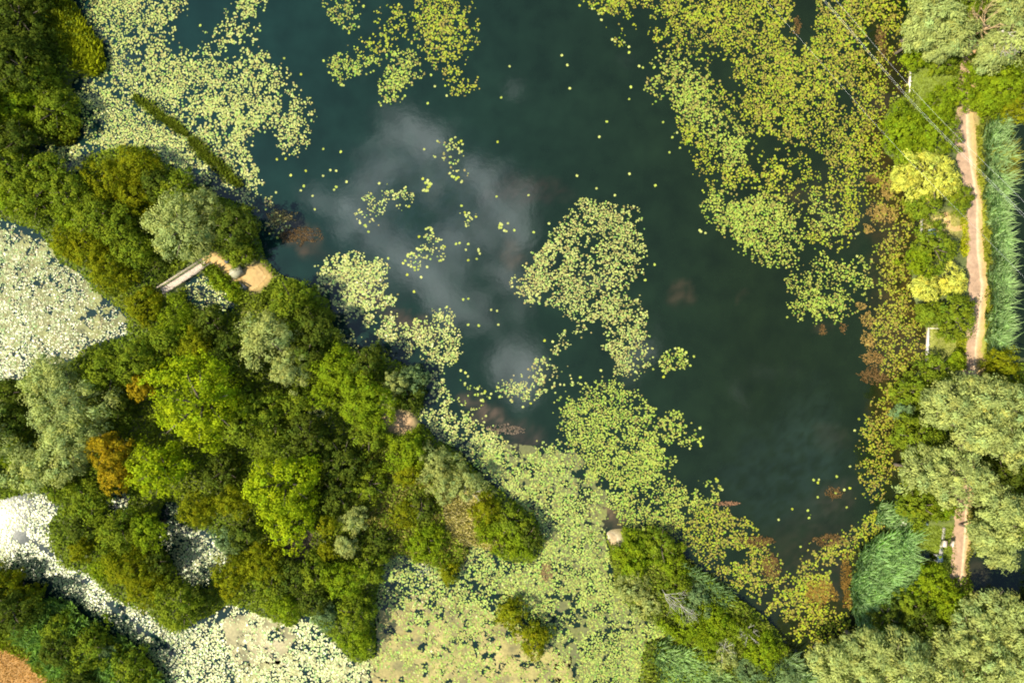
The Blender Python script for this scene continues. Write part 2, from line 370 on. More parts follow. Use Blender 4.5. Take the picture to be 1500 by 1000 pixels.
# ------------------------------------------------------------------ LILY PADS
CR = (.34, .37, .095); LM = (.27, .325, .045); YL = (.27, .30, .018); GD = (.25, .26, .022); WH = (.28, .31, .12); OL = (.26, .28, .06)
BRN = np.array((.17, .10, .035))
PZ = [ # density, colour, brown fraction, polygon
 (.72,CR,.10,[(95,-400),(190,-400),(195,0),(262,5),(265,35),(235,45),(265,70),(300,85),(330,85),(370,80),(420,92),(432,110),(452,150),(462,185),(440,215),(412,222),(405,195),(380,180),(365,205),(360,235),(378,262),(385,300),(350,290),(300,240),(260,200),(200,160),(150,130),(110,120),(112,100),(150,100),(155,75),(125,35),(105,0)]),
 (.66,CR,.08,[(290,75),(300,50),(325,30),(345,10),(350,-140),(395,-140),(388,20),(375,35),(362,60),(335,62),(320,78),(300,90)]),
 (.30,CR,.08,[(250,-100),(275,-100),(278,15),(262,40),(250,35)]),
 (.95,CR,.05,[(112,118),(150,125),(200,150),(250,185),(300,240),(350,285),(385,315),(345,292),(300,265),(250,245),(200,220),(150,222),(122,210),(120,170)]),
 (.07,CR,.05,[(370,225),(500,200),(520,290),(400,300)]),
 (.45,OL,.35,[(372,270),(400,300),(418,330),(405,352),(385,330)]),
 (.85,CR,.05,[(55,208),(120,205),(135,255),(95,268),(60,240)]),
 (.60,LM,.22,[(480,-40),(525,-40),(520,20),(512,45),(500,52),(492,25),(480,20)]),
 (.72,YL,.28,[(612,-140),(690,-140),(685,20),(690,60),(710,62),(690,75),(668,90),(640,92),(615,70),(608,30),(605,5)]),
 (.42,YL,.22,[(550,20),(580,8),(600,25),(604,70),(560,85),(530,90),(515,75),(540,50)]),
 (.60,LM,.15,[(482,90),(500,72),(518,80),(518,112),(495,118),(482,108)]),
 (.4,LM,.2,[(515,75),(545,68),(560,90),(545,120),(520,118)]),
 (.62,LM,.22,[(558,80),(600,75),(617,110),(600,130),(570,148),(558,156),(540,146),(550,125)]),
 (.66,YL,.2,[(652,88),(672,92),(668,115),(686,95),(696,100),(693,138),(655,136)]),
 (.05,CR,.1,[(600,80),(740,60),(760,220),(640,200)]),
 (.38,CR,.18,[(640,205),(668,208),(672,230),(685,268),(665,262),(645,235)]),
 (.42,CR,.1,[(525,310),(545,285),(575,265),(598,265),(608,300),(580,310),(565,322),(540,330),(530,325)]),
 (.36,CR,.1,[(612,262),(630,260),(630,280),(615,285)]),
 (.36,CR,.1,[(615,340),(640,335),(660,365),(650,378),(625,385),(595,398),(590,385),(620,365)]),
 (.6,CR,.1,[(668,308),(690,312),(684,326),(664,334)]),
 (.5,CR,.15,[(675,365),(700,368),(695,382),(680,380)]),
 (.45,CR,.15,[(730,325),(750,325),(748,352),(730,348)]),
 (.18,CR,.1,[(658,330),(680,338),(678,365),(655,355)]),
 (.022,CR,.1,[(500,250),(960,240),(960,320),(760,440),(560,440)]),
 (.012,LM,.1,[(820,60),(980,60),(1010,260),(830,260)]),
 (.72,CR,.25,[(808,345),(830,320),(845,302),(870,300),(905,305),(930,305),(932,350),(950,378),(942,395),(920,385),(925,410),(915,435),(945,445),(955,475),(945,500),(940,540),(930,556),(905,550),(895,520),(890,480),(870,475),(850,480),(842,455),(830,440),(800,440),(775,440),(750,425),(745,412),(765,405),(778,378),(790,375),(788,350)]),
 (.50,CR,.22,[(850,478),(865,485),(830,500),(815,540),(850,545),(838,575),(815,570),(790,562),(770,590),(735,585),(725,570),(745,560),(765,550),(790,525),(815,510),(820,490)]),
 (.86,LM,.14,[(815,595),(828,575),(850,572),(880,560),(915,570),(950,585),(962,600),(950,620),(965,655),(985,690),(970,705),(975,720),(940,720),(900,720),(860,690),(850,665),(825,630),(815,615)]),
 (.62,LM,.18,[(960,618),(985,608),(1010,612),(1015,635),(1000,650),(978,655),(962,645)]),
 (.6,LM,.18,[(1018,645),(1032,645),(1033,668),(1020,665)]),
 (.55,LM,.18,[(968,530),(975,515),(1002,512),(1000,530),(990,550),(972,545)]),
 (.14,LM,.1,[(1000,600),(1045,600),(1045,640),(1010,640)]),
 (.93,CR,.06,[(465,390),(500,378),(530,380),(550,385),(570,395),(555,405),(575,430),(590,445),(560,455),(525,460),(495,460),(490,430),(470,410)]),
 (.62,CR,.12,[(520,455),(560,455),(590,470),(620,475),(635,450),(660,462),(670,500),(668,530),(640,540),(610,525),(580,525),(560,505),(540,490)]),
 (.55,CR,.06,[(500,460),(515,470),(530,490),(530,510),(505,510),(495,495)]),
 (.50,CR,.12,[(590,525),(640,535),(655,560),(655,600),(630,600),(630,560)]),
 (.22,LM,.15,[(655,560),(690,540),(735,590),(690,605)]),
 (.75,CR,.08,[(606,596),(650,602),(700,615),(740,640),(765,652),(740,660),(700,680),(660,655),(620,630)]),
 (.05,CR,.08,[(580,400),(760,430),(745,560),(670,560),(670,480),(600,450)]),
 (.82,(.30,.36,.07),.14,[(690,640),(745,655),(800,650),(835,660),(850,700),(890,720),(940,720),(900,745),(860,745),(870,770),(900,800),(900,830),(905,875),(940,900),(1000,920),(990,1400),(540,1400),(540,960),(548,850),(556,785),(620,785),(690,775),(740,800),(770,790),(740,740),(720,700),(680,665)]),
 (.70,LM,.2,[(860,725),(940,715),(975,700),(1000,705),(1010,725),(1040,700),(1050,715),(1045,740),(1060,770),(1010,790),(960,778),(905,772),(890,750)]),
 (.78,YL,.42,[(960,778),(1010,745),(1040,700),(1045,740),(1090,770),(1130,800),(1145,850),(1180,830),(1200,790),(1250,780),(1290,745),(1315,770),(1270,805),(1252,850),(1245,900),(1255,960),(1200,960),(1160,930),(1120,880),(1060,845),(1010,810)]),
 (.12,YL,.2,[(1100,760),(1200,690),(1260,690),(1260,790),(1150,830)]),
 (.76,YL,.40,[(940,-400),(1330,-400),(1332,70),(1324,140),(1292,170),(1290,250),(1222,256),(1200,225),(1150,215),(1120,190),(1080,170),(1070,150),(1060,75),(1030,60),(990,45),(955,25),(945,0)]),
 (.66,LM,.28,[(955,60),(990,75),(1040,90),(1040,130),(1070,170),(1100,200),(1105,240),(1060,265),(1045,220),(1020,190),(1000,180),(990,150),(950,135),(950,120),(965,100)]),
 (.42,YL,.3,[(950,40),(1060,60),(1120,180),(1295,250),(1240,370),(1180,350),(1170,300),(1040,312),(1000,200)]),
 (.5,YL,.3,[(1015,190),(1110,200),(1150,215),(1190,235),(1200,280),(1150,290),(1050,300),(1030,285),(1025,250),(1045,240),(1010,220)]),
 (.78,LM,.22,[(1035,285),(1060,270),(1110,280),(1160,290),(1170,340),(1165,380),(1125,390),(1105,370),(1075,360),(1060,340),(1035,310)]),
 (.62,LM,.2,[(1175,270),(1215,275),(1240,330),(1230,360),(1195,345),(1180,310)]),
 (.78,LM,.2,[(1155,410),(1175,385),(1220,375),(1245,400),(1250,430),(1235,460),(1190,468),(1158,460),(1165,430),(1150,420)]),
 (.42,LM,.25,[(1240,380),(1290,370),(1300,420),(1270,450),(1250,430)]),
 (.66,GD,.33,[(1290,330),(1345,300),(1336,430),(1356,480),(1355,530),(1325,570),(1322,620),(1316,700),(1295,745),(1265,720),(1255,680),(1265,620),(1290,570),(1305,520),(1275,470),(1290,400),(1280,360)]),
 (.45,GD,.45,[(1240,255),(1320,245),(1345,300),(1330,330),(1290,330),(1260,290)]),
 (.32,YL,.25,[(840,-100),(900,-100),(935,20),(930,60),(900,70),(895,25),(860,15)]),
 (.07,YL,.25,[(880,20),(960,20),(960,140),(900,100)]),
 (.09,YL,.25,[(960,170),(1030,200),(1040,380),(1010,330),(1000,240)]),
 (.78,WH,.16,[(-400,300),(0,320),(65,345),(80,375),(120,405),(165,445),(192,470),(195,492),(130,510),(100,530),(60,540),(20,560),(-400,570)]),
 (.97,WH,.02,[(-400,750),(0,730),(55,712),(92,745),(75,765),(85,805),(80,830),(100,820),(140,825),(175,862),(232,895),(300,905),(260,1010),(235,1000),(200,942),(150,912),(85,872),(30,850),(-400,820)]),
 (.93,WH,.04,[(240,735),(262,728),(272,768),(312,773),(346,808),(302,866),(270,860),(253,820),(230,792)]),
 (.8,WH,.04,[(150,712),(196,716),(195,756),(156,756)]),
 (.86,(.48,.50,.22),.05,[(240,920),(300,925),(330,888),(380,895),(430,915),(452,895),(480,922),(520,965),(552,960),(560,1400),(230,1400),(235,1000),(225,950)]),
 (.65,CR,.05,[(268,412),(300,403),(340,428),(355,452),(310,470),(272,444)]),
 (.4,CR,.05,[(440,565),(470,560),(480,610),(450,625)]),
]
PH = [ # factor, polygon : open water left inside the drifts
 (.0,[(1168,-20),(1195,-20),(1192,50),(1170,78),(1162,40)]),(.0,[(1225,135),(1245,128),(1248,155),(1226,158)]),(.15,[(1268,30),(1288,30),(1292,75),(1275,90)]),
 (.3,[(1042,78),(1075,90),(1095,140),(1080,155),(1055,120)]),(.05,[(1182,215),(1200,225),(1215,258),(1188,248)]),(.45,[(1295,50),(1330,40),(1330,160),(1295,165)]),
 (.25,[(1100,195),(1140,205),(1140,235),(1110,230)]),(.0,[(1062,800),(1095,805),(1092,826),(1060,822)]),(.15,[(1212,825),(1245,820),(1240,900),(1215,890)]),
 (.0,[(20,772),(38,776),(45,792),(30,798),(18,786)]),(.1,[(48,788),(78,805),(80,815),(55,802)]),
 (.12,[(104,840),(126,850),(146,872),(196,908),(256,952),(270,962),(252,958),(204,922),(166,895),(138,872),(120,852)]),
 (.55,[(550,900),(620,880),(700,900),(790,935),(845,960),(850,1400),(540,1400)]),(.35,[(325,905),(395,895),(430,930),(410,972),(345,972)]),
 (.1,[(805,400),(815,365),(830,370),(825,392)]),(.3,[(880,735),(905,750),(905,775),(880,770)]),
 (.35,[(800,870),(830,865),(860,900),(850,990),(830,960)]),
 (.5,[(170,350),(190,400),(195,470),(120,500),(105,460),(150,440)]),
]
D = np.zeros_like(gx); PC = np.zeros(gx.shape + (3,)); PB = np.zeros_like(gx); PC[:] = CR
for i, (d, c, bf, p) in enumerate(PZ):
    m = raster(p, 13, 24, 101 + i, 5)
    v = m * d; k = v > D
    PC[k] = c; PB[k] = bf; D[k] = v[k]
for i, (f, p) in enumerate(PH): D *= 1 - (1 - f) * raster(p, 4, 14, 301 + i, 1)
D *= 1 - np.clip((landS - .5) * 8, 0, 1)
for k in range(3): PC[..., k] = blur(PC[..., k], 3)
sp = 2.35                                            # spacing in photo px
ii, jj = np.meshgrid(np.arange(-130, 1630, sp), np.arange(-130, 1130, sp * .866))
ii = ii + (np.arange(ii.shape[0]) % 2)[:, None] * sp / 2
px = (ii + rng.uniform(-1, 1, ii.shape) * sp * .55).ravel(); py = (jj + rng.uniform(-1, 1, jj.shape) * sp * .55).ravel()
dn = bil(D, px, py)
halo = .002 * np.clip(bil(blur(D, 9), px, py), 0, .6) * (fbm(px, py, 30, 444) > .5)
n1 = fbm(px, py, 15, 401, 2); n2 = vnoise(px, py, 5.2, 402); n3 = fbm(px, py, 48, 403, 2)
nz = .27 * n1 + .30 * n2 + .17 * n3 + .26 * rng.random(len(px))
rk = np.empty(len(px)); rk[np.argsort(nz)] = np.linspace(0, 1, len(px))
acc = ((rk < dn * .90) & (dn > .12)) | (rng.random(len(px)) < np.where(dn < .12, dn * .09, .0) + halo)
acc &= (bil(landS, px, py) < .6) & ((dn > .004) | (halo > .002))
px = px[acc]; py = py[acc]; dn = dn[acc]
np_ = len(px)
pc = bil(PC, px, py); bf = sample(PB, px, py)
bn = vnoise(px, py, 13, 410)
isb = rng.random(np_) < bf * (0.35 + 1.5 * bn)
colr = pc * rng.uniform(.78, 1.18, (np_, 1)) * (1 + rng.normal(0, .06, (np_, 3)))
colr[isb] = BRN * rng.uniform(.6, 1.5, (isb.sum(), 1)) * .6 + pc[isb] * .4
grn = rng.random(np_) < .16
colr[grn] *= np.array((.62, .86, .6))
rad = rng.uniform(.075, .168, np_) * (.8 + .4 * fbm(px, py, 60, 430)) * np.where(bil(D, px, py) < .15, .85, 1)
# isolated pads -> individual things
Db = blur(D, 5)
iso = bil(Db, px, py) + rng.random(np_) * .05
inside = (px > 5) & (px < 1495) & (py > 5) & (py < 995)
order = np.argsort(np.where(inside, iso - rad * .6, 9))[:300]
single = np.zeros(np_, bool); single[order] = True
def pad_outline(n, r, ang, k=9):
    t = np.linspace(.32, 2 * math.pi - .32, k)[None, :] + ang[:, None]
    rr = r[:, None] * (1 + rng.uniform(-.09, .09, (n, k)))
    x = rr * np.cos(t); y = rr * np.sin(t)
    x = np.concatenate([x, (.25 * r * np.cos(ang))[:, None]], 1); y = np.concatenate([y, (.25 * r * np.sin(ang))[:, None]], 1)
    return x, y
def pads_mesh(name, X0, Y0, r, C, z0):
    n = len(X0); ang = rng.uniform(0, 6.283, n)
    x, y = pad_outline(n, r, ang)
    k = x.shape[1]
    sx = rng.normal(0, TILT, (n, 1)); sy = rng.normal(0, TILT, (n, 1))
    z = z0[:, None] + x * sx + y * sy
    V = np.stack([x + X0[:, None], y + Y0[:, None], z], 2).reshape(-1, 3)
    return build(name, V, np.arange(n * k), np.arange(n) * k, M_pad, np.repeat(C, k, 0))
TILT = .075
g = ~single
me = pads_mesh('lily_pads', wx(px[g]), wy(py[g]), rad[g], colr[g], rng.uniform(.03, .075, g.sum()))
tag(link('lily_pads', me), 'dense drifts of small yellow green lily pads covering the ponds', 'lily pads', kind='stuff')
PADL = [(lambda x, y: x < 480, 'small pale lily pad drifting loose in blue water off the northwest drift', 'loose pads off the northwest drift'),
        (lambda x, y: y < 235 and x < 830, 'small yellowish lily pad drifting near the torn northern rafts', 'loose pads by the northern rafts'),
        (lambda x, y: x < 760 and y < 445, 'small pale lily pad floating in the cloud reflection', 'loose pads in the cloud reflection'),
        (lambda x, y: x < 800, 'small cream lily pad floating between the wooded shore and middle raft', 'loose pads west of the middle raft'),
        (lambda x, y: y < 330, 'small lone lily pad on dark water west of the northeastern lily field', 'loose pads west of the northeastern field'),
        (lambda x, y: x < 1060, 'small lone lily pad on dark water beside the middle rafts', 'loose pads beside the middle rafts'),
        (lambda x, y: True, 'small lone lily pad on dark green water near the right bank', 'loose pads near the right bank')]
protos = []
for k in range(10):
    c = [CR, LM, CR, YL, LM][k % 5]
    protos.append(pads_mesh('lily_pad', np.zeros(1), np.zeros(1), np.array([.17 + .004 * k]), np.array([c]) * (.9 + .04 * k), np.array([.0])))
for q in np.where(single)[0]:
    me = protos[int(rng.integers(10))]
    o = link('lily_pad', me); o.location = (wx(px[q]), wy(py[q]), .03 + .02 * rng.random()); o.rotation_euler = (0, 0, rng.uniform(0, 6.28))
    for f, l, gr in PADL:
        if f(px[q], py[q]): tag(o, l, 'lily pad', gr); break

# ------------------------------------------------------------------ ALGAE MATS
def algae(poly, c, thr, label, seed, z=.012):
    CRK = .007
    xs_ = [p[0] for p in poly]; ys_ = [p[1] for p in poly]; st = 1.3
    a = np.arange(min(xs_) - 5, min(max(xs_) + 5, 1640), st); b = np.arange(min(ys_) - 5, min(max(ys_) + 5, 1130), st)
    A, B = np.meshgrid(a, b)
    A2 = A + rng.uniform(-.45, .45, A.shape); B2 = B + rng.uniform(-.45, .45, A.shape)
    Am, Bm = warp(A, B, 9, 25, seed)
    ins = inpoly(Am, Bm, poly) & (bil(landS, A, B) < .5)
    crack = np.abs(fbm(A, B, 26, seed + 1, 3) - .5)                 # winding cracks of open water
    keep = ins & (crack > CRK) & (fbm(A, B, 12, seed + 9, 3) > thr)
    keep = keep[:-1, :-1] & keep[1:, 1:]
    idx = np.arange(A.size).reshape(A.shape)
    q = np.stack([idx[:-1, :-1], idx[1:, :-1], idx[1:, 1:], idx[:-1, 1:]], -1)[keep]
    used, inv = np.unique(q.ravel(), return_inverse=True)
    Xv = wx(A2.ravel()[used]); Yv = wy(B2.ravel()[used])
    v1 = fbm(Xv, Yv, 2.2, seed + 20, 4)[:, None]; v2 = fbm(Xv, Yv, 5, seed + 30, 3)[:, None]
    C = np.array(c) * (.30 + 1.4 * v1); C = C * (1 - .45 * v2) + np.array((.26, .27, .05)) * .45 * v2 * 1.1
    dk = np.clip((fbm(Xv, Yv, 1.7, seed + 40, 3)[:, None] - .50) * 5, 0, 1) * .55; C = C * (1 - dk) + np.array((.085, .085, .035)) * dk
    me = build('algae_mat', np.stack([Xv, Yv, np.full(len(Xv), z)], 1), inv, np.arange(len(q)) * 4, M_mat, C)
    return tag(link('algae_mat', me), label, 'algae', kind='stuff')
algae([(548,900),(600,872),(690,880),(750,915),(835,960),(870,1200),(520,1200),(545,960)], (.29,.225,.085), .34, 'tan scum of algae over the southern pond, cut by dark cracks', 21)
algae([(318,905),(395,893),(432,930),(415,972),(340,978)], (.30,.25,.15), .33, 'grey brown algae scum among pale pads below the wooded bank', 22)
algae([(330,975),(420,960),(540,965),(540,1200),(320,1200)], (.28,.26,.12), .50, 'thin patchy algae scum at the bottom edge left of the tan mat', 23)
algae([(690,640),(840,660),(890,720),(890,860),(990,930),(980,1200),(840,1200),(800,900),(690,850),(790,830)], (.075,.085,.028), .42, 'thin green scum between pads of the southern drift', 24)
algae([(-140,310),(60,345),(190,470),(100,530),(-140,560)], (.17,.175,.07), .42, 'thin pale scum between the pads of the western pond', 25)

# ------------------------------------------------------------------ STUFF: undergrowth, reeds, grasses
def cand(poly, per_m2, a=6, s=20, seed=1):
    xs_ = [p[0] for p in poly]; ys_ = [p[1] for p in poly]
    x0, x1, y0, y1 = max(min(xs_), -130), min(max(xs_), 1630), max(min(ys_), -130), min(max(ys_), 1130)
    n = int((x1 - x0) * (y1 - y0) / 100 * per_m2)
    x = rng.uniform(x0, x1, n); y = rng.uniform(y0, y1, n)
    X_, Y_ = warp(x, y, a, s, seed)
    k = inpoly(X_, Y_, poly)
    return x[k], y[k]
def blades(x, y, hmin, hmax, w, c, cv=.2, lean=.5, wind=(.5, .2), land_only=False, zbase=None):
    """grass-like blades as bent two-piece strips"""
    n = len(x)
    h = rng.uniform(hmin, hmax, n) * (.7 + .6 * fbm(x, y, 22, 55))
    z0 = np.maximum(bil(height, x, y), -.1)
    X0 = wx(x); Y0 = wy(y)
    a = rng.uniform(0, 6.283, n); ln = h * rng.uniform(.15, 1, n) * lean
    dx = np.cos(a) * ln + wind[0] * h * .5; dy = np.sin(a) * ln + wind[1] * h * .5
    px_ = -np.sin(a) * w * .5; py_ = np.cos(a) * w * .5
    b = np.stack([X0, Y0, z0], 1); m = b + np.stack([dx * .35, dy * .35, h * .62], 1); t = b + np.stack([dx, dy, h * .95], 1)
    s = np.stack([px_, py_, np.zeros(n)], 1)
    V = np.stack([b - s * .6, b + s * .6, m + s, t, m - s], 1).reshape(-1, 3)
    c = np.asarray(c); C = (c if c.ndim == 2 else np.tile(c, (n, 1)))
    C = C * rng.uniform(1 - cv, 1 + cv, (n, 1)) * (.72 + .56 * fbm(x, y, 12, 66))[:, None]
    return V, np.repeat(C, 5, 0)
def blade_obj(name, label, cat, parts, m):
    V = np.concatenate([p[0] for p in parts]); C = np.concatenate([p[1] for p in parts]); n = len(V) // 5
    return tag(link(name, build(name, V, np.arange(n * 5), np.arange(n) * 5, m, C)), label, cat, kind='stuff')

TEAL = (.37, .53, .22); OLG = (.20, .23, .02)
def reedbed(name, poly, per, h, c, label, seed, w=.13, lean=1.2, wind=(.42, .12)):
    x, y = cand(poly, per * 1.05, 11, 15, seed)
    k = rng.random(len(x)) < .45 + fbm(x, y, 9, 95 + seed, 3)
    x, y = x[k], y[k]
    if c is None: c = TEAL
    blade_obj(name, label, 'reeds', [blades(x, y, h * .7, h * 1.2, w, c, .25, lean, wind)], M_reed)
reedbed('reed_bed', [(1434,195),(1458,175),(1464,230),(1460,300),(1467,400),(1465,500),(1452,530),(1442,520),(1444,400),(1440,300)], 46, 1.7, TEAL, 'long blue green reed bed between the path and right hand canal', 1)
reedbed('reed_bed', [(1250,830),(1275,795),(1300,778),(1332,776),(1337,850),(1318,905),(1270,925),(1250,890),(1245,850)], 50, 1.8, (.35,.53,.22), 'blue green reed bed on the lake edge south of the ditch', 2)
reedbed('reed_bed', [(40,895),(85,875),(150,912),(200,945),(238,1000),(240,1140),(110,1140),(95,1000),(60,955),(30,930)], 42, 1.9, (.21,.36,.09), 'deep green reed bed bordering the orange field', 3, .16, .8, (.3,.3))
reedbed('reed_bed', [(958,940),(978,928),(1010,952),(1060,980),(1110,1000),(1110,1140),(935,1140),(962,1000)], 40, 1.3, TEAL, 'blue green reeds at the foot of the southern spit', 4)
reedbed('reed_bed', [(1145,950),(1175,975),(1205,1010),(1230,1140),(1130,1140),(1120,990)], 40, 1.5, (.30,.42,.20), 'grey green reeds on the outer shore of the southern spit', 5)
reedbed('reed_bed', [(1290,742),(1325,728),(1345,755),(1330,776),(1300,772),(1280,765)], 44, 1.2, TEAL, 'small reed fringe beside the plank platform', 6)
reedbed('reed_bed', [(992,820),(1020,838),(1070,868),(1050,885),(1005,860)], 34, 1.1, (.22,.35,.14), 'narrow reed fringe along the lake side of the southern spit', 7)
def grass(name, label, zones, m=M_grass):
    parts = []
    for i, (poly, per, h, c, w) in enumerate(zones):
        x, y = cand(poly, per, 6, 18, 80 + i)
        k = bil(landS, x, y) > .38
        parts.append(blades(x[k], y[k], h * .6, h * 1.3, w, c, .25, .7, (.3, .1)))
    return blade_obj(name, label, 'grass', parts, m)
grass('sedge_grass', 'tall olive green sedge in strips along the western shores', [
 ([(60,-130),(108,-130),(110,0),(122,30),(152,65),(158,100),(138,112),(112,100),(88,60),(72,20)], 55, 1.1, (.32,.36,.014), .14),
 ([(72,178),(118,178),(120,200),(98,216),(70,205)], 50, 1.0, (.20,.22,.02), .14),
 ([(300,388),(316,392),(350,420),(352,440),(325,425),(305,405)], 60, .9, (.19,.27,.02), .13),
 ([(395,415),(430,420),(410,450),(375,440)], 40, .8, (.15,.22,.02), .13),
 ([(530,640),(600,660),(650,720),(700,740),(740,790),(700,830),(600,830),(540,800),(480,700)], 34, .7, (.48,.44,.13), .12),
 ([(640,700),(720,720),(745,790),(700,815),(655,770)], 30, .6, (.66,.58,.27), .12),
 ([(-130,910),(10,918),(50,940),(95,1000),(115,1140),(95,1140),(80,1000),(40,960),(-10,940),(-130,930)], 60, .6, (.24,.30,.02), .12),
 ([(885,790),(985,790),(1060,860),(1160,955),(1200,1140),(930,1140),(945,940),(985,925),(900,860)], 40, .7, (.30,.34,.06), .12),
 ([(0,140),(50,130),(90,150),(60,190),(0,180)], 30, .9, (.20,.24,.03), .13),
])
grass('stubble', 'dry orange stubble of the field in the bottom left corner', [
 ([(-130,925),(20,935),(55,965),(85,1000),(100,1140),(-130,1140)], 60, .16, (.50,.30,.09), .10)])
# sedge spits standing in the water of the northwest drift
x1, y1 = [], []
for a, b, w in [((196,142),(262,190),9),((240,176),(275,198),6),((278,204),(310,236),10),((300,226),(352,274),11)]:
    n = 900; t = rng.random(n); o = rng.normal(0, w * .42, n)
    dx, dy = b[0] - a[0], b[1] - a[1]; L = math.hypot(dx, dy)
    o = o * (.35 + 1.1 * vnoise(t * L, t * 0, 9, 7)) * np.sin(np.pi * np.clip(t * .9 + .05, 0, 1)) ** .5 + 2.5 * (vnoise(t * L, t * 0, 14, 8) - .5) * 2
    x1.append(a[0] + dx * t - dy / L * o); y1.append(a[1] + dy * t + dx / L * o)
x1 = np.concatenate(x1); y1 = np.concatenate(y1)
blade_obj('sedge_strip', 'narrow sunken spit of olive sedge crossing the pale northwest drift', 'grass', [blades(x1, y1, .5, .9, .13, (.17,.22,.02), .3, .7)], M_grass)
grass('bank_grass', 'bright mown and rough grass around the fishing spots beside the path', [
 ([(1333,100),(1405,98),(1408,185),(1335,185)], 90, .16, (.20,.25,.02), .09),
 ([(1346,312),(1408,312),(1406,350),(1346,350)], 45, .14, (.27,.27,.04), .08),
 ([(1402,318),(1414,318),(1414,375),(1404,380)], 140, .35, (.38,.40,.01), .10),
 ([(1358,482),(1408,478),(1410,530),(1358,528)], 60, .14, (.23,.26,.03), .08),
 ([(1396,495),(1412,495),(1412,545),(1400,545)], 120, .35, (.34,.38,.02), .10),
 ([(1334,770),(1396,765),(1394,840),(1336,840)], 90, .18, (.19,.25,.015), .09),
 ([(1338,818),(1360,818),(1375,835),(1340,838)], 90, .3, (.36,.37,.01), .10),
 ([(1424,185),(1450,190),(1452,300),(1450,525),(1437,525),(1440,430),(1435,330),(1428,260)], 80, .45, (.27,.30,.025), .11),
 ([(1428,150),(1490,160),(1484,200),(1430,200)], 70, .8, (.22,.26,.04), .12),
 ([(1435,230),(1484,205),(1488,270),(1450,260)], 30, 1.5, (.25,.26,.04), .12),
 ([(1412,740),(1425,740),(1420,860),(1410,860)], 60, .4, (.24,.25,.04), .11),
])
# scrubby undergrowth under the trees
x, y = cand([(-130,-130),(1630,-130),(1630,1130),(-130,1130)], 40, 0, 10, 1)
ls = bil(landS, x, y)
skip = np.zeros(len(x), bool)
for p in [[(300,372),(318,368),(345,392),(385,382),(404,408),(384,430),(350,424),(328,402)],[(560,602),(600,596),(616,618),(600,636),(563,632)],[(1333,98),(1432,98),(1440,550),(1333,550)],
          [(1325,762),(1428,740),(1425,842),(1325,842)],[(1428,150),(1600,150),(1600,530),(1430,530)],[(883,770),(908,770),(912,795),(900,808)],[(-130,925),(20,935),(55,965),(90,1010),(100,1140),(-130,1140)],
          [(1388,560),(1428,560),(1422,760),(1388,760)],[(1405,60),(1428,60),(1428,160),(1395,160)],[(230,434),(238,416),(306,372),(318,386),(250,438)],[(395,770),(460,775),(455,825),(405,815)],[(640,700),(720,720),(745,790),(700,815),(655,770)]]:
    skip |= inpoly(x, y, p)
k = (ls > .50) & ~skip & (rng.random(len(x)) < .35 + fbm(x, y, 18, 90))
x, y = x[k], y[k]; n = len(x)
zz = np.maximum(bil(height, x, y), 0) + rng.random(n) ** 1.5 * (.3 + 1.5 * fbm(x, y, 25, 91))
cn = fbm(x, y, 45, 92)[:, None]
C = (np.array((.13,.20,.018)) * (1 - cn) + np.array((.20,.24,.02)) * cn) * rng.uniform(.6, 1.4, (n, 1))
V, lo, st = leaves(np.stack([wx(x), wy(y), zz], 1), rng.normal(0, .55, (n, 3)) + np.array((0, 0, 1)), rng.uniform(.2, .38, n), rng.uniform(.25, .5, n))
tag(link('undergrowth', build('undergrowth', V, lo, st, M_leaf, np.repeat(C, 4, 0))), 'low leafy scrub filling the ground between the trees', 'undergrowth', kind='stuff')

# ------------------------------------------------------------------ floating weed rafts
def weed(cx, cy, rx, ry, c, label, per=90, seed=0, rot=0):
    n = int(rx * ry * math.pi / 100 * per)
    a = rng.uniform(0, 6.283, n); r = np.sqrt(rng.random(n)) * (.55 + .8 * vnoise(np.cos(a) * 3 + 50, np.sin(a) * 3 + 50, 1.1, seed))
    u = np.cos(a) * r * rx; v = np.sin(a) * r * ry; cr, sr = math.cos(rot), math.sin(rot)
    x = cx + u * cr - v * sr; y = cy + u * sr + v * cr
    k = (rng.random(n) < np.clip((fbm(x, y, 4.2, 33 + seed, 3) - .30) * 5, .38, 1)) & (rng.random(n) > r * .45); x, y = x[k], y[k]; n = len(x)
    C = np.array(c) * rng.uniform(.55, 1.35, (n, 1))
    V, lo, st = leaves(np.stack([wx(x) - wx(cx), wy(y) - wy(cy), rng.uniform(.0, .10, n)], 1), rng.normal(0, .3, (n, 3)) + np.array((0, 0, 1)), rng.uniform(.09, .2, n), rng.uniform(.15, .32, n))
    o = link('weed_raft', build('weed_raft', V, lo, st, M_leaf, np.repeat(C, 4, 0))); o.location = (wx(cx), wy(cy), .03)
    tag(o, label, 'water weed', 'brown weed rafts floating off the shores')
TB = (.36, .25, .07); RB = (.17, .105, .04)
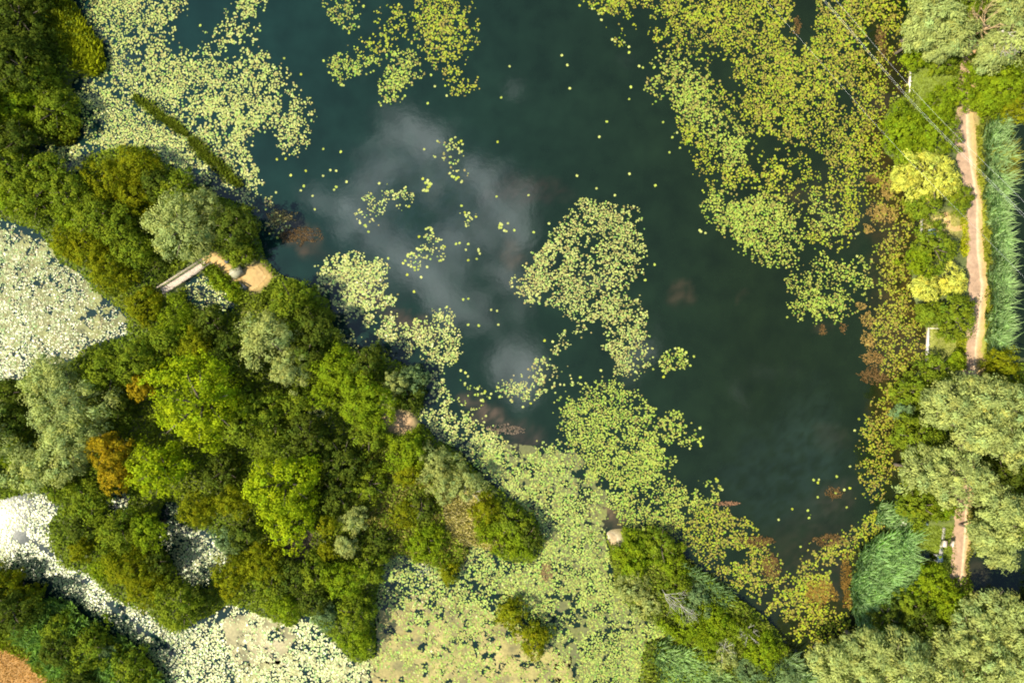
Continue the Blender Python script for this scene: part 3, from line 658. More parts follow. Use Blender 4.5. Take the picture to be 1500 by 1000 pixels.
for q in [(1298,278,10,16,TB,'upper lobe of the largest orange brown weed raft below the yellow willow'),
          (1290,312,22,14,TB,'broad orange brown weed raft below the yellow willow'),
          (1271,336,9,8,TB,'small round orange weed raft at the raft tip below the yellow willow'),
          (1278,262,12,7,RB,'dull reddish weed raft left of the yellow willow'),
          (1270,470,11,12,TB,'round orange weed raft off the white edged platform, the upper one'),
          (1272,498,10,14,TB,'orange weed raft just below the round one off the platform'),
          (1278,524,18,11,(.30,.19,.06),'wide brown weed raft with pads growing through it off the platform'),
          (1278,550,22,12,RB,'dark brown weed raft off the shore north of the big willows'),
          (1204,482,6,9,RB,'tiny brown weed raft alone below the round lily raft'),
          (1235,481,6,8,RB,'tiny dark weed raft between the round lily raft and shore'),
          (1262,448,9,6,TB,'small orange weed raft right of the round lily raft'),
          (1068,737,18,4,(.36,.20,.11),'thin pinkish weed streak reaching into open water'),
          (1112,792,28,8,RB,'reddish weed raft among pads north of the southern spit'),
          (1128,828,15,22,RB,'brown weed raft beside the open pool off the southern spit'),
          (1215,790,26,10,RB,'brown weed raft near the southeastern lake corner'),
          (1222,722,12,10,RB,'brown weed raft showing through dark water off the willows'),
          (1200,868,28,20,(.30,.19,.04),'golden brown weed raft beside the southeastern reed bed'),
          (1240,850,9,40,(.22,.13,.03),'long dark weed raft hugging the southeastern reed bed'),
          (1168,38,6,18,RB,'brown weed raft inside the gap of the northeastern lily field'),
          (1290,60,8,22,RB,'brown weed raft beside the top shore willow'),
          (410,318,24,10,(.30,.24,.09),'olive brown weed raft off the pale willow by the footbridge',),
          (435,345,30,14,(.13,.085,.04),'sunken reddish weed raft in blue water east of the footbridge'),
          (800,838,10,14,(.30,.20,.10),'brown weed patch beside the bushy point of the western bank'),
          (740,628,26,8,(.22,.17,.12),'faint brown weed raft off the small clay landing')]:
    weed(*q, seed=int(q[0]) % 50)

# ------------------------------------------------------------------ TREES
TY = { # colour, clump radius, leaf w, l, clump depth, name, crown flatness
 'W': ((.36,.41,.125), .85, .15, .40, 'willow_tree', .75, .40),
 'L': ((.27,.345,.010), .70, .24, .32, 'broadleaf_tree', .85, .35),
 'M': ((.170,.225,.016), .62, .20, .30, 'broadleaf_tree', .75, .38),
 'D': ((.095,.130,.015), .60, .20, .30, 'broadleaf_tree', .75, .35),
 'O': ((.205,.225,.009), .48, .13, .34, 'shrub', .80, .38),
 'R': ((.34,.25,.012), .50, .15, .32, 'broadleaf_tree', .80, .38),
 'Y': ((.56,.56,.09), .55, .12, .46, 'willow_tree', .6, .45),
 'T': ((.17,.25,.09), .50, .14, .34, 'shrub', .75, .38),
 'G': ((.34,.38,.11), .50, .12, .32, 'shrub', .7, .45),
 'S': ((.200,.275,.012), .50, .15, .30, 'shrub', .55, .35),
}
def make_tree(cx, cy, r, h, ty, label, group, seed):
    base, cr, lw, ll, nm, flat, trl = TY[ty]
    R = r / 10.0
    zc = max(h - R * flat, h * .45); zb = .25
    s = (H - zc - R * .3) / H
    R *= s
    X0, Y0 = (cx - 750) / 10 * s, (500 - cy) / 10 * s
    lr = np.random.default_rng(seed * 13 + 5)
    bush = nm == 'shrub'
    t = thing(nm, (X0, Y0, zb - .1), label, 'shrub' if bush else 'tree', group)
    top = h - zb + .1
    # trunk and limbs
    tb = MB(); tr = .05 + R * .055
    if bush:
        for k in range(5):
            a = k * 1.256 + lr.random(); d = R * .5 * lr.uniform(.5, 1)
            tb.tube([(0.06 * math.cos(a), .06 * math.sin(a), -.2), (d * .4 * math.cos(a), d * .4 * math.sin(a), top * .35), (d * math.cos(a), d * math.sin(a), top * .75)], [tr * .6, tr * .4, .015], 5)
    else:
        lx, ly = lr.normal(0, .3, 2)
        tb.tube([(0, 0, -.3), (0, 0, .2), (lx * .4, ly * .4, top * .35), (lx, ly, top * .62), (lx * 1.2, ly * 1.2, top * .88)], [tr * 1.5, tr, tr * .8, tr * .5, .03], 8)
        for k in range(7):
            a = k * .9 + lr.random() * .6; z0 = top * lr.uniform(.32, .6); d = R * lr.uniform(.6, .85)
            f = z0 / top
            tb.tube([(lx * f, ly * f, z0), (d * .5 * math.cos(a), d * .5 * math.sin(a), z0 + (top - z0) * .35), (d * math.cos(a), d * math.sin(a), z0 + (top - z0) * .55)], [tr * .5, tr * .3, .02], 5)
    tb.part('trunk', M_bark, t, True)
    # crown: leaf clumps over a lobed dome
    nl = lr.integers(3, 6); ph = lr.uniform(0, 6.28, 6); amp = lr.uniform(.05, .15, 6)
    def lob(a): 
        s_ = 1
        for q in range(6): s_ = s_ + amp[q] * np.cos((q + 1) * a + ph[q]) * (1.1 if q < 3 else .8)
        return s_
    zc_l = zc - zb + .1
    vr = max(top - zc_l, R * .45)
    nc = int(10 + 3.0 * (R / cr) ** 2 * (1.1 if not bush else 1.0))
    u = lr.random(nc); a = lr.uniform(0, 6.283, nc)
    cz = u * 1.25 - .25                                   # -0.25..1 vertical direction cosine
    ch = np.sqrt(np.clip(1 - cz ** 2, 0, 1))
    rr = lr.uniform(.72, 1.0, nc) ** .8
    ch = ch * np.where(cz < .5, 1, 1)
    low = vnoise(np.cos(a) * ch * 2 + seed, np.sin(a) * ch * 2 + seed * 3, .7, seed)
    rr = rr * (.66 + .56 * low)
    CX = ch * np.cos(a) * R * rr * lob(a) * .93; CY = ch * np.sin(a) * R * rr * lob(a) * .93
    CZ = zc_l + cz * vr * (.55 + .5 * rr) * (.8 + .35 * low)
    crd = cr * lr.uniform(.45, 1.3, nc) * (.75 + .08 * R)
    per = int(max(16, 4.6 * cr * cr / (lw * ll) * (1.0 if R > 2 else 1.2)))
    m = nc * per
    ci = np.repeat(np.arange(nc), per)
    dv = lr.normal(size=(m, 3)); dv[:, 2] = dv[:, 2] * .8 + .45
    out = np.stack([CX, CY, (CZ - zc_l) * .8], 1); out /= np.linalg.norm(out, axis=1, keepdims=True) + .01
    dv += out[ci] * .55
    dv /= np.linalg.norm(dv, axis=1, keepdims=True)
    rd = crd[ci] * (lr.random(m) ** .5) * 1.1 * (1 + (.5 if bush else .35) * (lr.random(m) < (.25 if bush else .14)) * lr.random(m))
    P = np.stack([CX[ci] + dv[:, 0] * rd, CY[ci] + dv[:, 1] * rd, CZ[ci] + dv[:, 2] * rd * .8], 1)
    nr = dv + lr.normal(0, .42, (m, 3)) + np.array((0, 0, .2)) + out[ci] * .5
    cv = lr.uniform(.78, 1.22, nc)[ci][:, None] * lr.uniform(.82, 1.18, (m, 1))
    hue = lr.normal(0, .10, nc)[ci][:, None]
    C = np.array(base) * cv * (1 + hue * np.array((.7, .1, -.6)))
    # inner foliage
    mi = int(m * .16); dvi = lr.normal(size=(mi, 3)); dvi /= np.linalg.norm(dvi, axis=1, keepdims=True)
    ri = lr.random(mi) ** .4 * .72
    ai = np.arctan2(dvi[:, 1], dvi[:, 0])
    Pi = np.stack([dvi[:, 0] * R * ri * lob(ai), dvi[:, 1] * R * ri * lob(ai), zc_l - .1 * vr + dvi[:, 2] * vr * ri * .8], 1)
    Pi[:, 2] = np.maximum(Pi[:, 2], .2); P[:, 2] = np.maximum(P[:, 2], .12)
    P = np.concatenate([P, Pi]); nr = np.concatenate([nr, dvi + lr.normal(0, .6, (mi, 3))]); C = np.concatenate([C, np.tile(np.array(base) * .85, (mi, 1))])
    sz = lr.uniform(.75, 1.25, len(P)); sz[m:] *= 1.6
    T = None
    if ty in 'WYG':                                       # drooping shoots run outward and down
        T = P * np.array((1, 1, 0)) / (np.linalg.norm(P[:, :2], axis=1, keepdims=True) + .1) + lr.normal(0, .5, (len(P), 3)) - np.array((0, 0, .3))
    V, lo, st = leaves(P, nr, lw * sz, ll * sz, T)
    link('crown', build('crown', V, lo, st, M_leaf, np.repeat(C, 4, 0)), t)
    return t

G1, G2, G3, G4, G5, G6 = ('trees and bushes of the northwest bank', 'trees and bushes of the wooded island', 'bushes along the bushy point', 'bushes of the southern spit', 'trees and bushes of the right bank', 'growth of the southwest corner')
TREES = [
 # northwest bank
 (22,22,46,6,'D','dark green tree in the top left corner',G1),(36,60,36,5.5,'D','dark tree beside the top sedge slope',G1),(18,92,42,7.5,'D','dark tree on the left edge under the corner tree',G1),
 (48,118,38,4.5,'M','mid green tree where the top sedge slope ends',G1),(20,150,34,5,'S','light green bush on the left edge above the dark hollow',G1),(78,160,36,5,'M','round green bush above the little sedge tongue',G1),
 (18,200,30,6,'D','very dark tree in the shaded hollow on the left edge',G1),(18,252,42,6.5,'M','mid green tree on the left edge north of the western pond',G1),(62,250,34,6,'M','mid green tree above the small shaded inlet',G1),
 (48,292,38,5.5,'M','leafy green tree directly above the western pond shore',G1),(98,280,34,6,'M','green tree right of the pond shore tree, in the bank middle',G1),(14,290,28,4.5,'S','low light bush on the left edge at the western pond',G1),
 (102,318,26,4,'S','low pale olive bush lining the western pond head',G1),(160,262,38,5.5,'O','large olive shrub below the pale northwest drift',G1),(200,240,34,5,'O','brownish olive shrub nearest the teal shaded pads',G1),
 (198,288,30,5,'O','olive shrub between its big neighbour and the pale willow',G1),(225,268,24,5,'D','dark bush wedged behind the olive shrubs',G1),(258,278,30,5,'M','green bush just above the pale willow',G1),
 (136,318,36,6.5,'M','green tree in the bank middle left of the pale willow',G1),(172,330,30,6,'M','narrow green tree beside the dark gap left of the pale willow',G1),(96,356,28,4.5,'O','olive shrub leaning over the western pond',G1),
 (128,362,34,5.5,'O','dull brown olive shrub on the western pond shore',G1),(158,395,36,5.5,'O','olive shrub lower on the western pond shore',G1),(192,365,32,6,'M','green tree in front of the dark gap by the footbridge',G1),
 (262,332,54,8.5,'W','pale spreading willow just above the footbridge',G1),(300,300,28,6,'G','pale thin crown joined to the willow above the footbridge',G1),(342,332,38,7.5,'D','dark green tree between the pale willow and the lake',G1),
 (352,368,20,4,'M','bright green bush beside the clay clearing',G1),(232,385,20,2.2,'D','dark low bush north of the footbridge end',G1),(208,446,32,3.4,'O','mossy olive shrub at the western end of the footbridge',G1),
 (258,478,36,4.4,'S','soft green tree south of the footbridge',G1),(322,412,16,1.8,'S','small lime bush between footbridge and clay path',G1),(342,432,15,1.8,'S','low lime bush south of the clay path bend',G1),
 (305,470,26,5,'D','dark shaded bush south of the little lily pool',G1),
 # causeway towards the clay landing
 (425,440,38,6.5,'M','bright leafy tree beside the clay clearing lakeside',G2),(462,478,34,6,'D','dark leafy tree on the lake edge right of the grey willow',G2),(385,495,44,8,'W','grey green willow in the middle of the causeway',G2),
 (420,540,32,6.5,'G','loose grey crown below the causeway willow',G2),(448,515,32,6,'D','olive dark tree right of the loose grey crown',G2),(495,545,40,6.5,'S','lime green tree near the lake at the causeway end',G2),
 (532,535,30,6,'D','dark bush on the shore above the small silver bush',G2),(535,590,46,7,'S','big lime green tree beside the small silver bush',G2),(577,562,18,5,'G','small silver bush on the lake edge, upper half of the pair',G2),
 (568,585,16,4.6,'G','small silver bush on the lake edge, lower half of the pair',G2),(606,555,24,3.5,'T','thin grey green bush reaching out over shaded pads',G2),(600,585,22,3.6,'D','dark bush beside the shaded pads above the clay landing',G2),
 (470,575,24,4.6,'S','small lime tree beside the dark island pool',G2),(430,590,30,5,'M','shaded green tree west of the dark island pool',G2),
 (540,640,30,4.8,'M','round green bush left of the clay landing',G2),(598,662,34,5,'S','bright green bush below the clay landing',G2),(598,692,24,4,'O','yellow olive bush under the bright one below the clay landing',G2),
 (640,680,30,5,'G','pale silver green bush beside the shaded teal pads',G2),(682,708,28,4.4,'G','loose pale bush with grey twigs near the bushy point',G2),(650,715,24,3.6,'G','low pale bush between the two silver ones',G2),
 # bushy point
 (712,745,27,3.4,'O','upper olive green bush of the bushy point',G3),(750,765,28,3.8,'M','middle green bush of the bushy point',G3),(756,796,32,3.4,'S','lowest broad bush of the bushy point',G3),(716,778,24,2.8,'S','left flank bush of the bushy point',G3),
 (775,785,22,3.6,'D','darker bush on the lake side of the bushy point',G3),
 (622,798,33,3.4,'S','round dark green bush alone above the tan algae',G3),(658,842,17,2.4,'O','small brown olive bush beside the round one above the algae',G3),(595,752,26,2.4,'O','dark scraggly scrub above the round bush',G3),
 (620,745,24,2.8,'D','twiggy dull scrub on the dry marsh',G3),(748,900,26,3.2,'O','brown olive bush in the southern pond, upper of the pair',G3),(784,938,30,3.6,'O','olive green bush in the southern pond, lower of the pair',G3),
 # wooded island
 (90,590,60,10,'W','largest grey green willow on the left side of the island',G2),(70,550,34,8,'W','small willow crown at the edge of the western pond',G2),(95,655,48,9,'W','grey willow below the largest one',G2),(42,690,36,7,'W','pale willow at the left edge above the glaring pool',G2),
 (12,620,30,6,'D','dark tree at the left edge beside the largest willow',G2),(12,575,22,5,'D','dark bush at the left edge below the western pond',G2),(8,668,22,5,'S','small lime bush on the left edge beside the pale willow',G2),(78,715,26,5,'M','green bush right above the glaring pool',G2),
 (150,545,36,7.5,'M','green tree on the western pond corner of the island',G2),(195,528,38,7.5,'M','mid green tree right of the pond corner tree',G2),(165,590,32,6,'D','dark tree hidden right of the largest willow',G2),(205,570,20,7,'R','narrow golden tree left of the great lime tree',G2),
 (285,508,28,6,'O','golden olive tree above the great lime tree',G2),(240,500,26,6,'M','green tree at the top of the island, above the lime tree',G2),(335,520,36,7,'D','dark tree right of the golden olive one',G2),
 (290,592,74,12,'L','great lime green tree, the largest crown on the island',G2),(348,625,34,8,'M','shaded green tree tucked against the great lime tree',G2),(155,660,34,8.5,'R','bright orange tree beside the grey willow',G2),(168,700,26,7.5,'R','lower orange tree above the small glaring pool',G2),
 (228,690,46,9,'L','lime green tree below the great one',G2),(410,712,58,10.5,'L','second great lime green tree, right of the island middle',G2),(425,775,34,8,'L','lower lobe tree attached to the second great lime tree',G2),(385,600,30,6.5,'M','green tree in the island middle right of the great lime tree',G2),
 (325,690,30,4.5,'D','dull brown scrubby tree between the two great lime trees',G2),(395,645,28,6.5,'M','green tree directly above the second great lime tree',G2),(450,640,36,6,'D','dark tree south of the dark island pool',G2),(500,675,38,6,'D','dark tree right of the second great lime tree',G2),
 (490,725,36,5,'D','dark low tree east of the second great lime tree',G2),(540,710,30,4,'M','olive tree on the edge of the dry marsh',G2),(340,735,28,6,'O','olive tree left of the second great lime tree',G2),(290,748,28,6,'O','olive tree above the inner white pool',G2),
 (128,735,34,6.5,'M','green tree right of the glaring pool',G2),(172,778,38,7,'M','large green tree between the glaring and inner pools',G2),(212,778,30,6.5,'S','green tree on the left rim of the inner white pool',G2),(116,772,22,4.5,'D','dark tree on the shore of the glaring pool',G2),
 (116,806,20,4,'O','olive bush where the glaring pool narrows',G2),(188,832,40,6.5,'O','yellow olive tree below the inner white pool',G2),(208,864,30,5,'O','mossy olive bush above the white channel',G2),(225,825,24,5,'D','dark bush on the lower rim of the inner white pool',G2),
 (150,832,20,3.6,'S','light bush on the bank of the white channel',G2),(262,892,36,6.5,'M','rounded dark green tree at the foot of the white channel',G2),(290,880,20,4.6,'D','shaded bush behind the rounded dark green tree',G2),(330,792,22,4,'T','pale blue green bush on the right rim of the inner pool',G2),
 (355,775,28,5.5,'D','dark tree above the blue green bush',G2),(340,845,34,6,'O','brown olive tree below the inner pool',G2),(385,825,36,6,'O','olive tree above the grey algae',G2),(395,860,30,5.5,'M','dark green tree over the grey algae',G2),(430,845,28,5.5,'D','dark tree at the lower island middle',G2),
 (412,892,27,4.6,'S','soft light green bush touching the grey algae',G2),(457,838,28,5.5,'M','green tree in the lower island, left of the column',G2),(478,770,16,5.5,'O','narrow mossy column shaped tree right of the second great lime tree',G2),(480,805,15,4.6,'O','lower half of the mossy column',G2),
 (516,762,20,5,'G','pale lobed bush right of the mossy column',G2),(506,800,18,4.6,'G','small pale bush under the pale lobed one',G2),(542,832,27,5,'M','round green bush on the right side of the island foot',G2),(500,852,34,6,'S','green tree in the middle of the island foot',G2),
 (475,900,23,4.2,'T','pale blue green bush on the island foot shore',G2),(518,900,30,5.4,'M','green tree near the island foot tip',G2),(526,942,24,4.4,'S','olive bush at the very tip of the island foot',G2),(556,795,22,3,'D','dark scrub left of the round marsh bush',G2),
 (455,880,26,4.8,'D','dark bush left of the island foot',G2),
 # southwest corner
 (4,858,32,4,'O','olive bush at the left edge below the glaring pool',G6),(44,872,20,3,'O','mossy bush by the start of the white channel',G6),(14,900,38,6.5,'D','dark blue green tree at the left edge above the orange field',G6),
 (80,925,26,3,'M','green bush among the southwest reeds, the upper one',G6),(130,950,34,4.6,'M','green bush in the middle of the southwest reeds',G6),(85,955,28,4.2,'D','dark bush beside the orange field verge',G6),(190,985,34,4.2,'M','green bush at the bottom edge in the southwest reeds',G6),(155,958,22,2.6,'T','blue green bush on the channel side of the southwest reeds',G6),
 (115,1000,30,4.4,'D','dark bush at the bottom edge beside the field',G6),
 # southern spit
 (935,815,38,2.88,'S','broad green bush behind the sandy tip',G4),(968,800,30,3.02,'M','green bush on the lake side of the sandy tip',G4),(985,830,26,2.2,'S','dark bush on the spit shore behind the tip bushes',G4),(925,862,28,2.16,'G','pale thin bush with bare twigs on the spit',G4),(950,885,26,2.02,'G','pale twiggy bush lower on the spit',G4),
 (995,862,26,2.74,'M','green bush in the middle of the spit',G4),(1022,880,26,2.74,'T','blue green bush on the spit shore',G4),(1010,915,36,2.88,'S','lime bush in the middle of the spit',G4),(1052,915,32,2.88,'S','lime bush nearer the lake on the spit',G4),
 (1088,925,26,2.59,'M','green bush on the spit shore above the dead scrub',G4),(1060,960,28,2.16,'G','pale dead looking scrub on the lower spit',G4),(1122,958,32,2.88,'S','olive lime bush low on the spit',G4),(1100,985,28,2.3,'T','blue green bush at the bottom of the spit',G4),(1040,945,26,2.3,'S','light bush left of the dead scrub',G4),
 (1150,990,26,2.3,'T','pale blue green bush at the bottom end of the spit shore',G4),
 # right bank
 (1372,22,42,10,'W','tall pale willow at the top, left of the dead boughs',G5),(1350,50,26,7.5,'W','pale willow lobe hanging towards the lake',G5),(1398,52,36,9,'W','pale willow over the top of the path',G5),(1375,72,18,6,'W','low pale willow tip over the green hedge',G5),(1420,15,28,7,'M','green crown behind the top willow',G5),
 (1480,60,40,8.5,'W','pale willow at the right edge under the dead boughs',G5),(1455,78,28,7,'W','pale willow tip reaching over the path',G5),(1480,15,34,6,'W','pale willow in the top right corner',G5),
 (1345,84,22,3.2,'S','green hedge bush at the lake under the pale willow',G5),(1382,88,22,3.2,'M','green hedge bush under the willow tip',G5),(1440,98,26,3.6,'S','bright lime bush right of the path head',G5),
 (1472,122,40,5,'S','broad olive green bush on the right edge',G5),(1446,150,26,4,'S','olive green bush right of the path head, lower one',G5),(1490,155,26,4,'O','olive bush on the right edge above the canal',G5),
 (1408,135,24,4,'S','lime green bush at the left of the path head',G5),(1376,155,28,4.0,'S','lime green bush over the small lawn',G5),(1326,190,38,5,'S','big bright bush bulging into the lily field',G5),(1372,192,38,5,'S','big green bush against the path, right of the bulging one',G5),(1340,222,24,4,'S','bright low edge of the bush bulging into the lily field',G5),
 (1372,258,42,6,'Y','yellow willow beside the path',G5),(1330,262,20,4.6,'Y','yellow willow tip over the weed raft',G5),(1408,288,22,4,'M','green bush touching the path below the yellow willow',G5),(1358,300,28,4,'M','green bush below the yellow willow at the lake',G5),
 (1370,362,34,4.6,'M','green bush below the grassy spot with the chest',G5),(1348,382,24,4,'S','green bush on the lake below the grassy spot',G5),(1400,412,24,4,'Y','yellow bush beside the path, right half',G5),(1358,420,22,3.8,'Y','yellow green bush towards the lake, left half',G5),
 (1402,462,36,4.8,'M','broad dark green bush lying over the path',G5),(1360,458,20,3.6,'M','small green bush left of the one over the path',G5),(1372,545,28,4.6,'M','green bush above the giant willow',G5),(1404,528,15,3,'S','bright lime bush at the left of the path above the willow',G5),
 (1470,535,28,4.4,'O','olive bush at the end of the long reed bed',G5),(1338,572,28,4.4,'M','green bush on the shore left of the giant willow',G5),(1325,600,18,3.4,'T','grey green bush hanging over the gold pads',G5),
 (1390,592,42,9.5,'W','giant willow, its left crown',G5),(1440,580,38,9.5,'W','giant willow, its top crown',G5),(1485,600,42,10,'W','giant willow, its right edge crown',G5),(1440,630,42,10.5,'W','giant willow, its middle lower crown',G5),(1490,655,30,9,'W','giant willow, its lowest right crown',G5),
 (1342,640,36,5.5,'M','green tree between the two big willows on the shore',G5),(1372,650,20,4.4,'D','dark bush between the two big willows',G5),(1350,692,36,8,'W','second willow, its left crown over the shore',G5),(1400,690,42,9,'W','second willow, its main crown over the path',G5),(1440,700,22,7.5,'W','second willow, its small right crown',G5),(1398,722,22,7,'W','second willow, its lower tip over the path',G5),
 (1475,695,30,5,'D','dark green tree right of the second willow',G5),(1348,742,34,4.6,'M','green bush above the plank platform',G5),(1382,748,20,3.6,'S','green bush left of the lower path',G5),
 (1462,738,36,8.5,'W','third willow, its upper crown',G5),(1488,770,34,8.5,'W','third willow, its right crown',G5),(1448,785,28,8,'W','third willow, its left crown beside the path',G5),(1470,815,24,7.5,'W','third willow, its lower crown over the dark canal',G5),
 (1372,858,34,4.6,'S','bright green bush where the lower path ends',G5),(1335,885,24,4,'M','green bush between the reeds and the lower path end',G5),(1395,885,26,4,'S','green bush left of the dark canal corner',G5),(1300,905,24,3.6,'D','dark bush in the shade below the southern reed bed',G5),(1352,912,28,5,'D','shaded tree in the gap of the bottom willows',G5),
 (1222,975,34,7.5,'W','bottom willow furthest left, over the dark shore',G5),(1275,955,40,8.5,'W','bottom willow just below the shaded reeds',G5),(1268,1000,34,8.5,'W','bottom edge willow left of the middle one',G5),(1328,975,46,9.5,'W','bottom willow, middle crown',G5),(1385,950,26,6.5,'W','small pale willow in the gap between bottom crowns',G5),(1385,990,34,8.5,'W','bottom edge willow right of the middle one',G5),
 (1430,925,36,8,'W','bottom willow beneath the dark canal',G5),(1470,890,30,8,'W','willow leaning over the dark canal from below',G5),(1492,925,34,8.5,'W','willow on the right edge below the canal',G5),(1450,970,38,9.5,'W','bottom right willow, inner crown',G5),(1498,980,34,9,'W','willow in the bottom right corner',G5),(1410,905,20,5,'M','green bush at the lower end of the hidden path',G5),
 # a few just outside the frame
 (1640,80,50,8,'W','pale willow well beyond the right edge, level with the long reed head','G5'),
 (1650,600,55,9,'M','green tree well beyond the right edge, level with the giant willow','G5'),
 (1640,700,50,10,'D','dark tree well beyond the right edge, level with the second willow','G5'),
 (1630,760,45,8,'W','pale willow well beyond the right edge, level with the third willow','G5'),
 (1640,930,55,9,'M','green tree well beyond the right edge, level with the dark canal','G5'),
 (1650,1030,55,10,'D','dark tree well beyond the right edge, below the canal','G5'),
 (1560,1050,50,8,'W','pale willow well beyond the right edge, below the bottom willows','G5'),
 (1560,690,42,9,'M','green tree well beyond the right edge, near the third willow','G5'),
 (-120,100,55,10,'D','dark tree well beyond the left edge, beside the corner trees','G1'),
 (-130,220,50,8,'W','pale willow well beyond the left edge, north of the western pond','G1'),
 (-125,640,55,9,'M','green tree well beyond the left edge, west of the island willow','G1'),
 (-120,700,50,10,'D','dark tree well beyond the left edge, west of the glaring pool','G1'),
 (-110,900,45,8,'W','pale willow well beyond the left edge, west of the orange field','G1'),
 (1650,0,50,9,'M','green tree well beyond the right edge, near the top willow','G5'),
 (-60,150,45,10,'D','dark tree well beyond the left edge, by the dark hollow','G1'),
 (-35,60,55,8,'D','dark tree beyond the left edge, top',G1),(-40,240,50,7,'M','green tree beyond the left edge, north of the western pond',G1),(-45,640,50,9,'W','willow beyond the left edge of the island',G2),(-40,880,40,6,'D','dark tree beyond the left edge, southwest',G6),
 (1555,60,50,9,'W','willow beyond the right edge, top',G5),(1560,620,55,10,'W','willow beyond the right edge, middle',G5),(1555,760,45,9,'W','willow beyond the right edge by the third willow',G5),(1555,960,50,9,'W','willow beyond the right edge, bottom',G5),
 (1250,1045,45,8,'W','willow beyond the bottom edge, left',G5),(1350,1050,50,9,'W','willow beyond the bottom edge, middle',G5),(1450,1050,50,9,'W','willow beyond the bottom edge, right',G5),(40,-45,50,8,'D','dark tree beyond the top edge',G1),(1380,-45,50,9,'W','willow beyond the top edge',G5),
]
for i, (a, b, r, h, ty, lab, gr) in enumerate(TREES):
    make_tree(a, b, r, h, ty, lab, gr, i + 1)

# bare trees
def bare(cx, cy, R, h, m, label, group, seed, spread=1.0, az=None, tr=.12):
    lr = random.Random(seed); s = (H - h * .8) / H
    t = thing('dead_tree', ((cx - 750) / 10 * s, (500 - cy) / 10 * s, .2), label, 'dead tree', group)
    tb = MB(); br = MB()
    tb.tube([(0, 0, -.3), (.05, .05, h * .3), (.1, -.1, h * .62)], [tr, tr * .8, tr * .6], 8)
    def rec(p, d, L, r, k):
        q = p + d * L * .5 + Vector((lr.uniform(-.06, .06), lr.uniform(-.06, .06), lr.uniform(-.02, .05))) * L
        e = q + d * L * .5 + Vector((lr.uniform(-.12, .12), lr.uniform(-.12, .12), .05)) * L
        br.tube([p, q, e], [r, r * .8, r * .55], 5)
        if k == 0: return
        for j in range(3):
            o = q if j == 0 else e
            nd = (d + Vector((lr.uniform(-.7, .7), lr.uniform(-.7, .7), lr.uniform(-.15, .4)))).normalized()
            rec(o, nd, L * lr.uniform(.5, .75), r * .55, k - 1)
    for j in range(6):
        a = (j / 6 * 6.283 + lr.random() * .6) if az is None else az + lr.uniform(-1, 1) * spread
        d = Vector((math.cos(a), math.sin(a), lr.uniform(.15, .5))).normalized()
        rec(Vector((.1, -.1, h * lr.uniform(.45, .62))), d, R * .5, tr * .6, 3)
    tb.part('trunk', m, t, True); br.part('branches', m, t, True)
bare(1462,28,4.2,11,M_tanwood,'bare tan boughs of a dead tree in the top right corner',G5,3,tr=.20)
bare(1484,34,3.4,11.5,M_deadwood,'bleached bare boughs of a dead tree on the top right edge',G5,8,1.2,-1.0,tr=.14)
bare(975,872,2.8,4.6,M_deadwood,'bleached bare branches over the pale bushes of the spit',G4,4,.9,-.75,tr=.045)
bare(1000,890,2.6,4.6,M_deadwood,'thin pale bare branches on the lime bush of the spit',G4,5,.7,-.9,tr=.035)
bare(1062,950,1.8,3.8,M_deadwood,'small bleached dead bush on the lower spit',G4,6,tr=.035)
bare(1098,930,1.6,4.4,M_deadwood,'small grey dead branches on the spit shore',G4,9,tr=.05)
bare(324,348,1.5,6.6,M_deadwood,'grey dead branch beside the dark tree above the clay path',G1,7,.6,.3,tr=.10)
bare(690,722,1.6,4.2,M_deadwood,'grey bare twigs among the pale bushes near the bushy point',G2,10,tr=.05)
bare(620,835,1.3,2.6,M_deadwood,'grey twigs at the foot of the round marsh bush',G3,11,tr=.04)

# ------------------------------------------------------------------ FOOTBRIDGE
def footbridge():
    ax, ay, bx, by = wx(240), wy(427), wx(311), wy(382)
    L = math.hypot(bx - ax, by - ay); a = math.atan2(by - ay, bx - ax)
    t = thing('footbridge', ((ax + bx) / 2, (ay + by) / 2, .45), 'weathered wooden footbridge of planks crossing the shaded inlet', 'footbridge', None, a)
    d = MB(); n = int(L / .2)
    for k in range(n):
        d.box((-L / 2 + (k + .5) * .2, random.uniform(-.03, .03), .1 + random.uniform(-.006, .006)), (.172, 1.0, .05))
    d.part('deck', M_plank, t)
    b = MB()
    for sy in (-.36, .36): b.box((0, sy, -.01), (L, .12, .16))
    b.part('beams', M_bark, t)
    for sy in (-.58, .58):
        r = MB(); r.box((0, sy, .95), (L, .06, .09)); r.box((0, sy, .55), (L, .04, .07)); r.part('handrail', M_plank, t)
        for k in range(6):
            MB().box((-L / 2 + .3 + k * (L - .6) / 5, sy * .965, .25), (.08, .08, 1.6)).part('post', M_plank, t)
footbridge()

